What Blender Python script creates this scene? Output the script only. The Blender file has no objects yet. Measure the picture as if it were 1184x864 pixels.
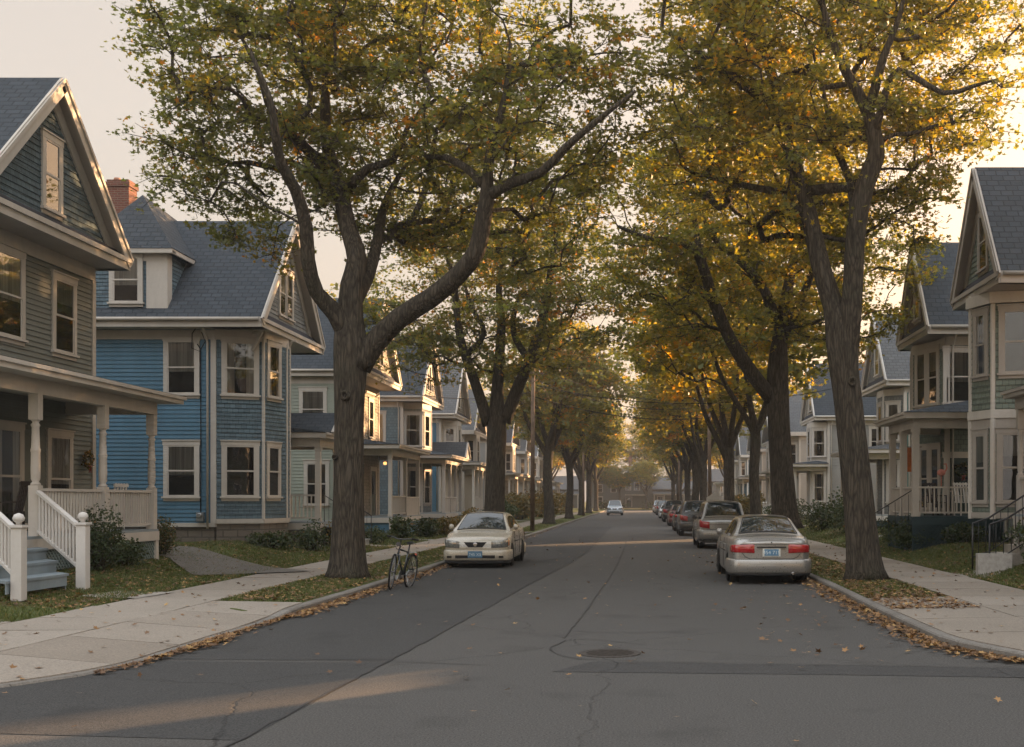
import bpy, math, random
import numpy as np
from mathutils import Vector, Matrix
R = math.radians
scene = bpy.context.scene
COL = scene.collection
rnd = random.Random(7)

# ------------------------------------------------------------------ helpers
def V(*a): return Vector(a)
def link(o, parent=None):
    COL.objects.link(o)
    if parent is not None: o.parent = parent
    return o
def thing(name, label, cat, loc=(0, 0, 0), rz=0.0, group=None):
    o = bpy.data.objects.new(name, None); COL.objects.link(o)
    o.empty_display_size = .3
    o.location = loc; o.rotation_euler = (0, 0, rz)
    o['label'] = label; o['category'] = cat
    if group: o['group'] = group
    return o
def tag(o, label, cat, group=None, kind=None):
    o['label'] = label; o['category'] = cat
    if group: o['group'] = group
    if kind: o['kind'] = kind
    return o
def copy_tree(o, parent=None):
    c = o.copy(); COL.objects.link(c)
    if parent is not None: c.parent = parent
    for ch in list(KIDS.get(o.name, [])): copy_tree(ch, c)
    return c
KIDS = {}

class MB:
    """collects faces in local coordinates; mir flips x (for the right hand side of the street)"""
    def __init__(s, mir=1): s.v = []; s.f = []; s.m = []; s.mir = mir; s.sm = []
    def face(s, pts, mi=0, smooth=False):
        n = len(s.v); s.v += [tuple(p) for p in pts]
        s.f.append(list(range(n, n + len(pts)))); s.m.append(mi); s.sm.append(smooth)
    def box(s, x0, x1, y0, y1, z0, z1, mi=0):
        if x0 > x1: x0, x1 = x1, x0
        if y0 > y1: y0, y1 = y1, y0
        if z0 > z1: z0, z1 = z1, z0
        s.obox(((x0+x1)/2, (y0+y1)/2, (z0+z1)/2), ((x1-x0)/2, 0, 0), (0, (y1-y0)/2, 0), (0, 0, (z1-z0)/2), mi)
    def obox(s, c, a, b, d, mi=0):
        c, a, b, d = Vector(c), Vector(a), Vector(b), Vector(d)
        n = len(s.v)
        for k in range(8):
            s.v.append(tuple(c + a*(1 if k & 1 else -1) + b*(1 if k & 2 else -1) + d*(1 if k & 4 else -1)))
        for q in ((0,2,3,1),(4,5,7,6),(0,1,5,4),(2,6,7,3),(0,4,6,2),(1,3,7,5)):
            s.f.append([n+i for i in q]); s.m.append(mi); s.sm.append(False)
    def bar(s, p, q, w, h, mi=0, up=(0, 0, 1)):
        p, q = Vector(p), Vector(q); d = q-p
        if d.length < 1e-6: return
        u = Vector(up); t = d.cross(u)
        if t.length < 1e-5: t = d.cross(Vector((1, 0, 0)))
        t.normalize(); k = t.cross(d).normalized()
        s.obox((p+q)/2, d/2, t*(w/2), k*(h/2), mi)
    def tube(s, pts, rad, n=8, mi=0, cap=True, smooth=True, wob=0, seed=0):
        pts = [Vector(p) for p in pts]
        if not hasattr(rad, '__len__'): rad = [rad]*len(pts)
        base = len(s.v); rr = random.Random(seed)
        prev = None
        ph = [rr.uniform(0, 6.28) for _ in range(4)]
        for i, p in enumerate(pts):
            d = (pts[min(i+1, len(pts)-1)] - pts[max(i-1, 0)]).normalized()
            if prev is None:
                a = d.cross(Vector((0, 1, 0)) if abs(d.y) < .9 else Vector((1, 0, 0))).normalized()
            else:
                a = (prev - d*prev.dot(d)).normalized()
            prev = a; b = d.cross(a)
            for k in range(n):
                t = 2*math.pi*k/n
                r = rad[i]
                if wob: r *= 1 + wob*(math.sin(3*t+ph[0]+p.z*.6)+.6*math.sin(5*t+ph[1]-p.z*.9)+.5*math.sin(8*t+ph[2]+p.z*1.7))
                s.v.append(tuple(p + a*(math.cos(t)*r) + b*(math.sin(t)*r)))
        for i in range(len(pts)-1):
            for k in range(n):
                k2 = (k+1) % n
                s.f.append([base+i*n+k, base+i*n+k2, base+(i+1)*n+k2, base+(i+1)*n+k]); s.m.append(mi); s.sm.append(smooth)
        if cap:
            s.f.append([base+k for k in range(n)][::-1]); s.m.append(mi); s.sm.append(False)
            s.f.append([base+(len(pts)-1)*n+k for k in range(n)]); s.m.append(mi); s.sm.append(False)
    def lathe(s, c, prof, n=12, mi=0, axis='z'):
        """prof: list of (radius, height)"""
        base = len(s.v)
        for (r, h) in prof:
            for k in range(n):
                t = 2*math.pi*k/n
                if axis == 'z': s.v.append((c[0]+r*math.cos(t), c[1]+r*math.sin(t), c[2]+h))
                elif axis == 'x': s.v.append((c[0]+h, c[1]+r*math.cos(t), c[2]+r*math.sin(t)))
                else: s.v.append((c[0]-r*math.cos(t), c[1]+h, c[2]+r*math.sin(t)))
        for i in range(len(prof)-1):
            for k in range(n):
                k2 = (k+1) % n
                s.f.append([base+i*n+k, base+i*n+k2, base+(i+1)*n+k2, base+(i+1)*n+k]); s.m.append(mi); s.sm.append(True)
        s.f.append([base+k for k in range(n)][::-1]); s.m.append(mi); s.sm.append(False)
        s.f.append([base+(len(prof)-1)*n+k for k in range(n)]); s.m.append(mi); s.sm.append(False)
    def prism(s, poly, z0, z1, mi=0):
        n = len(poly)
        s.face([(x, y, z1) for x, y in poly], mi)
        s.face([(x, y, z0) for x, y in reversed(poly)], mi)
        for i in range(n):
            (x0, y0), (x1, y1) = poly[i], poly[(i+1) % n]
            s.face([(x0, y0, z0), (x1, y1, z0), (x1, y1, z1), (x0, y0, z1)], mi)
    def solid(s, poly, d, mi=0):
        """extrude a planar 3d polygon by vector d"""
        d = Vector(d); P = [Vector(p) for p in poly]; Q = [p+d for p in P]; n = len(P)
        s.face(P[::-1], mi); s.face(Q, mi)
        for i in range(n): s.face([P[i], P[(i+1) % n], Q[(i+1) % n], Q[i]], mi)
    def grid(s, G, mi=0, smooth=True, closeu=False):
        """G[i][j] points; shared vertices"""
        base = len(s.v); ni, nj = len(G), len(G[0])
        for row in G: s.v += [tuple(p) for p in row]
        for i in range(ni-1):
            for j in range(nj-1 if not closeu else nj):
                j2 = (j+1) % nj
                s.f.append([base+i*nj+j, base+i*nj+j2, base+(i+1)*nj+j2, base+(i+1)*nj+j]); s.m.append(mi); s.sm.append(smooth)
    def build(s, name, mats, parent=None, label=None, off=None):
        if not s.f: return None
        me = bpy.data.meshes.new(name)
        vs = s.v
        if s.mir < 0:
            vs = [(-x, y, z) for x, y, z in vs]; fs = [f[::-1] for f in s.f]
        else: fs = s.f
        if off: vs = [(x-off[0], y-off[1], z-off[2]) for x, y, z in vs]
        me.from_pydata(vs, [], fs)
        if not isinstance(mats, (list, tuple)): mats = [mats]
        for m in mats: me.materials.append(m)
        me.polygons.foreach_set('material_index', s.m)
        me.polygons.foreach_set('use_smooth', s.sm)
        autouv(me)
        o = bpy.data.objects.new(name, me); link(o, parent)
        if parent is not None: KIDS.setdefault(parent.name, []).append(o)
        if label: o['label'] = label
        return o

def autouv(me):
    n = len(me.polygons)
    if n == 0: return
    nl = len(me.loops); co = np.empty(len(me.vertices)*3, np.float32); me.vertices.foreach_get('co', co); co = co.reshape(-1, 3)
    vi = np.empty(nl, np.int32); me.loops.foreach_get('vertex_index', vi)
    nr = np.empty(n*3, np.float32); me.polygons.foreach_get('normal', nr); nr = nr.reshape(-1, 3)
    lt = np.empty(n, np.int32); me.polygons.foreach_get('loop_total', lt)
    N = np.repeat(nr, lt, axis=0); P = co[vi]
    U = np.stack([-N[:, 1], N[:, 0], np.zeros(len(N), np.float32)], 1)
    L = np.linalg.norm(U, axis=1); flat = L < .05
    U[flat] = (1, 0, 0); L[flat] = 1; U /= L[:, None]
    W = np.cross(N, U)
    uv = np.stack([(P*U).sum(1), (P*W).sum(1)], 1).astype(np.float32)
    l = me.uv_layers.new(name='UVMap'); l.data.foreach_set('uv', uv.ravel())

def smooth_line(pts, step=.35):
    """catmull-rom resample of [(x,y,z,r)]"""
    P = [np.array(p, float) for p in pts]
    if len(P) < 2: return P
    P = [2*P[0]-P[1]] + P + [2*P[-1]-P[-2]]
    out = []
    for i in range(1, len(P)-2):
        L = np.linalg.norm((P[i+1]-P[i])[:3]); n = max(2, int(L/step))
        for k in range(n):
            t = k/n; a, b, c, d = P[i-1], P[i], P[i+1], P[i+2]
            q = .5*((2*b)+(-a+c)*t+(2*a-5*b+4*c-d)*t*t+(-a+3*b-3*c+d)*t**3)
            out.append(q)
    out.append(P[-2]); return out

# camera constants: the street runs along +Y, lens f in pixels of the 1184 px wide frame
F = 1300.0; VX, VY = 738.0, 578.0; EYE = 1.8
def at(px, py, Y):
    return ((px-VX)/F*Y, Y, EYE-(py-VY)/F*Y)
# ------------------------------------------------------------------ materials
class NT:
    def __init__(s, name, rough=.8, spec=.3):
        m = bpy.data.materials.new(name); m.use_nodes = True
        s.m = m; s.t = m.node_tree; s.n = s.t.nodes; s.n.clear()
        s.out = s.n.new('ShaderNodeOutputMaterial'); s.b = s.n.new('ShaderNodeBsdfPrincipled')
        s.t.links.new(s.b.outputs[0], s.out.inputs[0])
        s.b.inputs['Roughness'].default_value = rough
        s.b.inputs['Specular IOR Level'].default_value = spec
    def N(s, t, **k):
        n = s.n.new('ShaderNode'+t)
        for a, v in k.items():
            if a.startswith('i_'):
                key = a[2:].replace('_', ' ')
                n.inputs[int(key) if key.isdigit() else key].default_value = v
            else: setattr(n, a, v)
        return n
    def L(s, a, b): s.t.links.new(a, b)
    def coord(s, kind='Object', scale=(1, 1, 1)):
        c = s.N('TexCoord'); mp = s.N('Mapping'); mp.inputs['Scale'].default_value = scale
        s.L(c.outputs[kind], mp.inputs[0]); return mp.outputs[0]
    def noise(s, vec, sc, det=4, rough=.6):
        n = s.N('TexNoise'); n.inputs['Scale'].default_value = sc; n.inputs['Detail'].default_value = det; n.inputs['Roughness'].default_value = rough
        s.L(vec, n.inputs[0]); return n.outputs[0]
    def ramp(s, fac, stops, interp='LINEAR'):
        r = s.N('ValToRGB'); e = r.color_ramp.elements; r.color_ramp.interpolation = interp
        while len(e) < len(stops): e.new(.5)
        for i, (p, c) in enumerate(stops): e[i].position = p; e[i].color = (*c, 1) if len(c) == 3 else c
        s.L(fac, r.inputs[0]); return r.outputs[0]
    def mix(s, fac, a, b, mode='MIX'):
        m = s.N('MixRGB', blend_type=mode)
        for k, x in ((0, fac), (1, a), (2, b)):
            if hasattr(x, 'links'): s.L(x, m.inputs[k])
            else: m.inputs[k].default_value = x if k == 0 else (*x, 1)
        return m.outputs[0]
    def math(s, op, a, b=0.0, c=0.0):
        m = s.N('Math', operation=op)
        for k, x in enumerate((a, b, c)):
            if hasattr(x, 'links'): s.L(x, m.inputs[k])
            else: m.inputs[k].default_value = x
        return m.outputs[0]
    def color(s, c):
        if hasattr(c, 'links'): s.L(c, s.b.inputs['Base Color'])
        else: s.b.inputs['Base Color'].default_value = (*c, 1)
    def bump(s, h, dist=.01, strength=1.0):
        b = s.N('Bump'); b.inputs['Distance'].default_value = dist; b.inputs['Strength'].default_value = strength
        s.L(h, b.inputs['Height']); s.L(b.outputs[0], s.b.inputs['Normal'])
def sc3(c, k): return tuple(min(1, x*k) for x in c)
MC = {}
def paint(name, c, rough=.6, dirt=.35, wear=0.0):
    """painted wood: faint streaks, dirt, some wear"""
    k = ('paint', name)
    if k in MC: return MC[k]
    t = NT(name, rough, .3); v = t.coord('Object', (1, 1, .35)); v2 = t.coord('Object')
    n1 = t.noise(v, 1.3, 6, .65); n2 = t.noise(v2, 14, 4, .7)
    c1 = t.mix(t.ramp(n1, [(.35, (0, 0, 0)), (.75, (1, 1, 1))]), sc3(c, 1.06), sc3(c, 1-dirt*.6))
    g = t.ramp(n2, [(.5, (0, 0, 0)), (.78, (1, 1, 1))])
    c2 = t.mix(t.math('MULTIPLY', g, dirt*.6), c1, (c[0]*.55+.04, c[1]*.5+.03, c[2]*.45+.02))
    t.color(c2); t.bump(n2, .004, .5)
    MC[k] = t.m; return t.m
def shingle_wall(name, c, dark=.75):
    k = ('sw', name)
    if k in MC: return MC[k]
    t = NT(name, .8, .2); v = t.coord('UV')
    b = t.N('TexBrick'); t.L(v, b.inputs[0])
    b.inputs['Scale'].default_value = 1; b.inputs['Brick Width'].default_value = .16; b.inputs['Row Height'].default_value = .15
    b.inputs['Mortar Size'].default_value = .006; b.inputs['Mortar Smooth'].default_value = .2
    b.inputs['Color1'].default_value = (*sc3(c, 1.08), 1); b.inputs['Color2'].default_value = (*sc3(c, dark), 1); b.inputs['Mortar'].default_value = (*sc3(c, .35), 1)
    n1 = t.noise(t.coord('Object'), 1.1, 5, .65); n2 = t.noise(t.coord('Object', (30, 30, 4)), 1, 3)
    c1 = t.mix(t.math('MULTIPLY', t.ramp(n1, [(.4, (0, 0, 0)), (.75, (1, 1, 1))]), .45), b.outputs[0], sc3(c, .6))
    t.color(c1); h = t.math('ADD', t.math('MULTIPLY', b.outputs['Fac'], -1), t.math('MULTIPLY', n2, .4)); t.bump(h, .008, .8)
    MC[k] = t.m; return t.m
def roof_mat(name, c):
    k = ('roof', name)
    if k in MC: return MC[k]
    t = NT(name, .9, .15); v = t.coord('UV')
    b = t.N('TexBrick'); t.L(v, b.inputs[0]); b.offset = .5
    b.inputs['Scale'].default_value = 1; b.inputs['Brick Width'].default_value = .31; b.inputs['Row Height'].default_value = .19
    b.inputs['Mortar Size'].default_value = .019; b.inputs['Mortar Smooth'].default_value = .3; b.inputs['Bias'].default_value = -.1
    b.inputs['Color1'].default_value = (*sc3(c, 1.25), 1); b.inputs['Color2'].default_value = (*sc3(c, .68), 1); b.inputs['Mortar'].default_value = (*sc3(c, .3), 1)
    n1 = t.noise(t.coord('Object'), .8, 6, .7); n2 = t.noise(v, 60, 3)
    c1 = t.mix(t.math('MULTIPLY', t.ramp(n1, [(.4, (0, 0, 0)), (.7, (1, 1, 1))]), .5), b.outputs[0], sc3(c, .75))
    c2 = t.mix(.5, c1, t.ramp(n2, [(.3, sc3(c, .6)), (.7, sc3(c, 1.35))]))
    t.color(c2); t.bump(t.math('ADD', t.math('MULTIPLY', b.outputs['Fac'], -1), t.math('MULTIPLY', n2, .3)), .02, .8)
    MC[k] = t.m; return t.m
def masonry(name, c1, c2, mort, bw, rh, ms=.012, bump=.012):
    k = ('mas', name)
    if k in MC: return MC[k]
    t = NT(name, .9, .2); v = t.coord('UV')
    w = t.noise(v, 3, 3)
    b = t.N('TexBrick'); t.L(v, b.inputs[0])
    b.inputs['Scale'].default_value = 1; b.inputs['Brick Width'].default_value = bw; b.inputs['Row Height'].default_value = rh
    b.inputs['Mortar Size'].default_value = ms; b.inputs['Mortar Smooth'].default_value = .3
    for q, x in (('Color1', c1), ('Color2', c2), ('Mortar', mort)): b.inputs[q].default_value = (*x, 1)
    n = t.noise(t.coord('Object'), 5, 6, .7)
    t.color(t.mix(.45, b.outputs[0], t.ramp(n, [(.3, sc3(c1, .5)), (.7, sc3(c2, 1.2))])))
    t.bump(t.math('ADD', t.math('MULTIPLY', b.outputs['Fac'], -1), t.math('MULTIPLY', n, .7)), bump, .9)
    MC[k] = t.m; return t.m
def plain(name, c, rough=.6, spec=.3, metal=0.0, nz=0.15, sc=6.0, bump=0.0, coat=0.0):
    k = ('plain', name)
    if k in MC: return MC[k]
    t = NT(name, rough, spec); t.b.inputs['Metallic'].default_value = metal
    if coat: t.b.inputs['Coat Weight'].default_value = coat; t.b.inputs['Coat Roughness'].default_value = .06
    n = t.noise(t.coord('Object'), sc, 5, .65)
    t.color(t.ramp(n, [(.3, sc3(c, 1-nz)), (.7, sc3(c, 1+nz))]))
    if bump: t.bump(n, bump, .7)
    MC[k] = t.m; return t.m

TRIM_CREAM = paint('cream_trim_paint', (.46, .42, .37), .6, .35)
TRIM_WHITE = paint('white_trim_paint', (.52, .495, .46), .55, .35)
TRIM_GREY = paint('grey_trim_paint', (.36, .335, .305), .6, .35)
SLATE_BLUE = roof_mat('blue_grey_asphalt_shingles', (.050, .058, .067))
SLATE_DARK = roof_mat('charcoal_asphalt_shingles', (.05, .052, .06))
SLATE_GREY = roof_mat('grey_asphalt_shingles', (.11, .115, .12))
BRICK = masonry('red_brick', (.19, .075, .052), (.13, .05, .038), (.2, .17, .14), .21, .075)
STONE = masonry('rubble_foundation', (.20, .17, .14), (.13, .11, .09), (.09, .08, .07), .42, .22, .02, .03)
DARKLAT = plain('dark_porch_skirt_paint', (.02, .04, .045), .7)
WHITE = TRIM_WHITE
IRON = plain('black_wrought_iron', (.012, .012, .013), .45, .5)
RUBBER = plain('black_rubber', (.012, .012, .012), .8, .2)
CHROME = plain('chrome', (.6, .6, .6), .15, .5, 1.0, .05)
STEEL = plain('galvanised_metal', (.35, .36, .36), .4, .5, .8)
CEMENT = None
def glass_pane():
    t = NT('window_glass', .03, .5)
    # old window glass: a faintly wavy mirror film over a dim see-through layer
    n = t.noise(t.coord('Object', (1, 1, 1)), 2.2, 2, .5); b = t.N('Bump'); b.inputs['Distance'].default_value = .008; b.inputs['Strength'].default_value = .2
    t.L(n, b.inputs['Height'])
    g = t.N('BsdfGlossy'); g.inputs['Roughness'].default_value = .02; g.inputs['Color'].default_value = (.9, .92, .95, 1); t.L(b.outputs[0], g.inputs['Normal'])
    tr = t.N('BsdfTransparent'); tr.inputs['Color'].default_value = (.80, .80, .78, 1)
    fr = t.N('Fresnel'); fr.inputs['IOR'].default_value = 1.65; t.L(b.outputs[0], fr.inputs['Normal'])
    f2 = t.math('MINIMUM', t.math('ADD', t.math('MULTIPLY', fr.outputs[0], 1.0), .03), 1.0)
    mx = t.N('MixShader'); t.L(f2, mx.inputs[0]); t.L(tr.outputs[0], mx.inputs[1]); t.L(g.outputs[0], mx.inputs[2]); t.L(mx.outputs[0], t.out.inputs[0])
    return t.m
GLASS = glass_pane()
def fabric(name, c):
    t = NT(name, .95, .1); n = t.noise(t.coord('UV', (14, .4, 1)), 1, 3, .6)
    t.color(t.ramp(n, [(.3, sc3(c, .55)), (.65, sc3(c, 1.1))])); t.bump(n, .02, .6); return t.m
CURTAIN = fabric('pale_lace_curtain', (.60, .58, .54))
CURTAIN2 = fabric('dim_roller_blind', (.26, .25, .23))
SHADE_BACK = plain('dark_shade_backing', (.022, .021, .02), .9, .1, nz=.6, sc=2.5)  # near-black colour standing in for unlit space behind panes and lattice
CARGLASS = plain('tinted_car_glass', (.018, .024, .026), .0, .9, nz=.3, sc=3)

def asphalt(name, c, c2):
    t = NT(name, .88, .25); v = t.coord('Object')
    big = t.noise(v, .13, 5, .6); mid = t.noise(t.coord('Object', (1.2, .12, 1)), .9, 5, .6); fine = t.noise(v, 30, 4, .85); grit = t.noise(v, 55, 3, .9)
    a = t.mix(t.ramp(big, [(.35, (0, 0, 0)), (.68, (1, 1, 1))]), c, c2)
    a = t.mix(.35, a, t.ramp(fine, [(.35, sc3(c, .45)), (.65, sc3(c2, 1.7))]))
    a = t.mix(t.math('MULTIPLY', t.ramp(mid, [(.42, (0, 0, 0)), (.7, (1, 1, 1))]), .45), a, sc3(c2, 1.25))
    a = t.mix(.72, a, t.mix(t.ramp(grit, [(.38, (0, 0, 0)), (.64, (1, 1, 1))]), sc3(c, .4), sc3(c2, 1.85)))
    # hairline cracks
    vo = t.N('TexVoronoi', feature='DISTANCE_TO_EDGE'); vo.inputs['Scale'].default_value = .33
    dn = t.N('TexNoise'); dn.inputs['Scale'].default_value = 1.6; dn.inputs['Detail'].default_value = 6; t.L(v, dn.inputs[0])
    dv = t.N('MixRGB'); dv.inputs[0].default_value = .35; t.L(v, dv.inputs[1]); t.L(dn.outputs['Color'], dv.inputs[2]); t.L(dv.outputs[0], vo.inputs[0])
    ck = t.ramp(vo.outputs['Distance'], [(.0, (1, 1, 1)), (.004, (0, 0, 0))])
    gate = t.ramp(t.noise(v, .3, 2), [(.5, (0, 0, 0)), (.6, (1, 1, 1))])
    a = t.mix(t.math('MULTIPLY', t.math('MULTIPLY', ck, gate), .6), a, sc3(c, .45))
    # oil and tyre stains
    st = t.noise(v, .9, 3, .5); a = t.mix(t.math('MULTIPLY', t.ramp(st, [(.58, (0, 0, 0)), (.72, (1, 1, 1))]), .4), a, sc3(c, .6))
    t.color(a); h = t.math('ADD', t.math('MULTIPLY', fine, .6), t.math('ADD', grit, t.math('MULTIPLY', ck, -1.5))); t.bump(h, .012, 1.0); return t.m
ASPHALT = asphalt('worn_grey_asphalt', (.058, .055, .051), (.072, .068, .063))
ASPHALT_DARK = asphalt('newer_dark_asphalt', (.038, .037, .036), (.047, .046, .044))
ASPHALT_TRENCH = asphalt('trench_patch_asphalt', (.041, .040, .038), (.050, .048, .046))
TAR = plain('tar_crack_seal', (.027, .026, .025), .7, .3, nz=.3)
def concrete(name, c):
    t = NT(name, .9, .2); v = t.coord('Object')
    n = t.noise(v, .8, 6, .65); n2 = t.noise(v, 38, 4, .8); n3 = t.noise(v, 90, 2)
    at_ = t.N('Attribute', attribute_name='tint')
    a = t.mix(t.ramp(n, [(.3, (0, 0, 0)), (.75, (1, 1, 1))]), sc3(c, .8), sc3(c, 1.12))
    a = t.mix(.5, a, t.ramp(n2, [(.35, sc3(c, .5)), (.65, sc3(c, 1.4))]))
    a = t.mix(1.0, a, t.ramp(at_.outputs['Fac'], [(0, (.78, .76, .74)), (1, (1, 1, 1))]), 'MULTIPLY')
    t.color(a); t.bump(t.math('ADD', n2, n3), .006, .8); return t.m
CONCRETE = concrete('weathered_concrete', (.27, .235, .195))
CONC_PLAIN = plain('old_concrete', (.26, .235, .20), .9, .2, nz=.3, sc=5, bump=.01)
def soil():
    t = NT('lawn_ground', .95, .1); v = t.coord('Object')
    n = t.noise(v, .45, 6, .6); n2 = t.noise(v, 9, 6, .8); n3 = t.noise(v, 50, 3, .8)
    g = t.mix(t.ramp(n2, [(.35, (0, 0, 0)), (.65, (1, 1, 1))]), (.055, .072, .020), (.10, .11, .036))
    d = t.mix(t.ramp(n3, [(.35, (0, 0, 0)), (.65, (1, 1, 1))]), (.07, .045, .025), (.13, .085, .045))
    t.color(t.mix(t.ramp(n, [(.5, (0, 0, 0)), (.72, (1, 1, 1))]), g, d)); t.bump(t.math('ADD', n2, n3), .03, .9); return t.m
SOIL = soil()
def bark():
    t = NT('furrowed_bark', .95, .15)
    v = t.coord('Object', (1, 1, .14)); n = t.noise(v, 13, 8, .8)
    vo = t.N('TexVoronoi', feature='DISTANCE_TO_EDGE'); vo.inputs['Scale'].default_value = 19
    mx = t.N('MixRGB'); mx.inputs[0].default_value = .2; t.L(v, mx.inputs[1]); nn = t.N('TexNoise'); nn.inputs['Scale'].default_value = 5; nn.inputs['Detail'].default_value = 5; t.L(v, nn.inputs[0]); t.L(nn.outputs['Color'], mx.inputs[2]); t.L(mx.outputs[0], vo.inputs[0])
    h = t.math('ADD', t.math('MULTIPLY', t.math('MINIMUM', vo.outputs['Distance'], .3), 1.1), t.math('MULTIPLY', n, .95))
    big = t.noise(t.coord('Object'), .8, 5, .6)
    a = t.ramp(h, [(.32, (.014, .012, .009)), (.55, (.050, .042, .032)), (.85, (.098, .082, .062))])
    a = t.mix(t.math('MULTIPLY', t.ramp(big, [(.55, (0, 0, 0)), (.72, (1, 1, 1))]), .5), a, (.060, .062, .040))
    t.color(a); t.bump(h, .05, 1.0); return t.m
BARK = bark()
def leaf_mat(name, stops, trans=.45, tcol=(1.9, 1.45, .5)):
    t = NT(name, .5, .35)
    a = t.N('Attribute', attribute_name='tint'); c = t.ramp(a.outputs['Fac'], stops)
    t.color(c)
    tr = t.N('BsdfTranslucent'); t.L(t.mix(1.0, c, tcol, 'MULTIPLY'), tr.inputs['Color'])
    mx = t.N('MixShader'); mx.inputs[0].default_value = trans
    t.L(t.b.outputs[0], mx.inputs[1]); t.L(tr.outputs[0], mx.inputs[2]); t.L(mx.outputs[0], t.out.inputs[0]); return t.m
LEAF_GREEN = leaf_mat('oak_leaves_turning', [(0, (.092, .108, .044)), (.5, (.148, .154, .054)), (.78, (.225, .19, .052)), (.94, (.38, .24, .04)), (1, (.45, .19, .03))], .55, (1.5, 1.45, .5))
LEAF_GOLD = leaf_mat('oak_leaves_golden', [(0, (.096, .112, .042)), (.35, (.160, .165, .050)), (.65, (.26, .222, .048)), (.9, (.38, .26, .03)), (1, (.42, .20, .025))], .5, (1.7, 1.55, .4))
SHRUB = leaf_mat('shrub_leaves', [(0, (.02, .038, .014)), (.6, (.045, .065, .022)), (.9, (.09, .09, .03)), (1, (.16, .1, .04))], .25)
SHRUB_GOLD = leaf_mat('yellowing_shrub_leaves', [(0, (.06, .06, .02)), (.6, (.14, .11, .03)), (1, (.3, .16, .03))], .3)
FALLEN = leaf_mat('fallen_leaf_litter', [(0, (.075, .040, .020)), (.5, (.16, .085, .038)), (.8, (.28, .15, .055)), (1, (.42, .27, .10))], .15, (1.2, 1.1, .8))
GRASS = leaf_mat('lawn_grass_blades', [(0, (.055, .082, .022)), (.6, (.105, .125, .036)), (1, (.19, .16, .06))], .3, (1.3, 1.2, .7))
# ------------------------------------------------------------------ ground, road, kerbs, walks
def struct(o, name=None):
    o['kind'] = 'structure'; return o
def sst(a, b, x):
    t = max(0, min(1, (x-a)/(b-a))); return t*t*(3-2*t)
def gz(X, Y):
    """height of the land beside the road"""
    if X < 0:
        z = .13 + .40*sst(8.9, 12.6, -X)
        z += .02*math.sin(X*1.3+Y*.7)*sst(8.6, 10, -X)
    else:
        z = .13 + .40*sst(7.3, 9.6, X)
        z += .02*math.sin(X*1.3+Y*.9)*sst(7.2, 8.5, X)
    return z
def kxl(Y):
    return 5.28 + .16*sst(24, 12, Y)*1.0 + 5.5*max(0, (12.6-Y)/5.0)**2.2
def kxr(Y):
    return 3.85 - .10*sst(24, 17, Y) + 4.6*max(0, (14.2-Y)/5.6)**1.9
def khl(Y):
    return .11 - .083*sst(17.8, 16.2, Y)
def khr(Y):
    return .11 - .02*sst(13, 12, Y)
NEAR_L, NEAR_R = 8.4, 9.3
FAR = 192.0

m = MB(); m.face([(-700, -300, -.06), (700, -300, -.06), (700, 900, -.06), (-700, 900, -.06)])
struct(m.build('ground', SOIL))
m = MB()
m.face([(-70, -9, 0), (70, -9, 0), (70, 15, 0), (-70, 15, 0)])
m.face([(-8, 15, 0), (7, 15, 0), (7, 187, 0), (-8, 187, 0)])
m.face([(-70, 187, 0), (70, 187, 0), (70, 196, 0), (-70, 196, 0)])
struct(m.build('road', ASPHALT))
# newer strip along the left parking lane, trench cuts, tar seams
def sheet(name, pts, z, mat):
    mm = MB(); mm.face([(x, y, z) for x, y in pts]); o = mm.build(name, mat); struct(o); return o
def flat_strip(name, line, w, z, mat):
    mm = MB(); L, Rr = [], []
    rr = random.Random(len(line)*7+int(line[0][1]*10))
    P = smooth_line([(x, y, 0, w) for x, y in line], .25)
    for i, p in enumerate(P):
        q = P[min(i+1, len(P)-1)]; o = P[max(i-1, 0)]; d = (q-o)[:2]; d = d/max(1e-6, np.linalg.norm(d))
        ww = w*.5*(.6+.7*rr.random()); j = .02*rr.uniform(-1, 1)
        L.append((p[0]-d[1]*ww+j, p[1]+d[0]*ww, z)); Rr.append((p[0]+d[1]*ww+j, p[1]-d[0]*ww, z))
    for i in range(len(L)-1): mm.face([L[i], Rr[i], Rr[i+1], L[i+1]])
    o = mm.build(name, mat); struct(o); return o
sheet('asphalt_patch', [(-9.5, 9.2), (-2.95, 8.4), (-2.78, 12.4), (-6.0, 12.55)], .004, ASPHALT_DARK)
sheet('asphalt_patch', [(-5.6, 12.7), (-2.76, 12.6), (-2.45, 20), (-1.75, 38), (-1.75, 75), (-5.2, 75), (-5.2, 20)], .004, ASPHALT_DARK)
sheet('asphalt_patch', [(-.9, 11.75), (2, 11.55), (6, 11.15), (7.5, 11.0), (7.6, 11.6), (4, 12.0), (-.5, 12.5)], .004, ASPHALT_TRENCH)
flat_strip('tar_seam', [(-3.05, 7.2), (-2.9, 10), (-2.78, 12.4), (-2.6, 16.5), (-2.3, 24), (-1.75, 38), (-1.72, 60)], .025, .009, TAR)
flat_strip('tar_seam', [(-6.0, 12.58), (-4.4, 12.62), (-2.8, 12.48), (-1.6, 12.2)], .016, .009, TAR)
flat_strip('tar_seam', [(.12, 13.9), (-.75, 14.5), (-1.05, 13.7), (-.85, 12.85), (-.3, 12.6), (1.0, 12.35), (3, 12.15), (5.4, 11.8)], .016, .009, TAR)
flat_strip('tar_seam', [(-2.6, 15.4), (-1.6, 15.7), (-.4, 15.2), (.6, 15.3)], .016, .009, TAR)
flat_strip('tar_seam', [(-.95, 14.6), (-.8, 20), (-.6, 30), (-.5, 48), (-.4, 80)], .018, .009, TAR)
flat_strip('tar_seam', [(-5.2, 38.5), (-2, 38.9), (.5, 38.5), (3.6, 39)], .05, .009, TAR)
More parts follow.
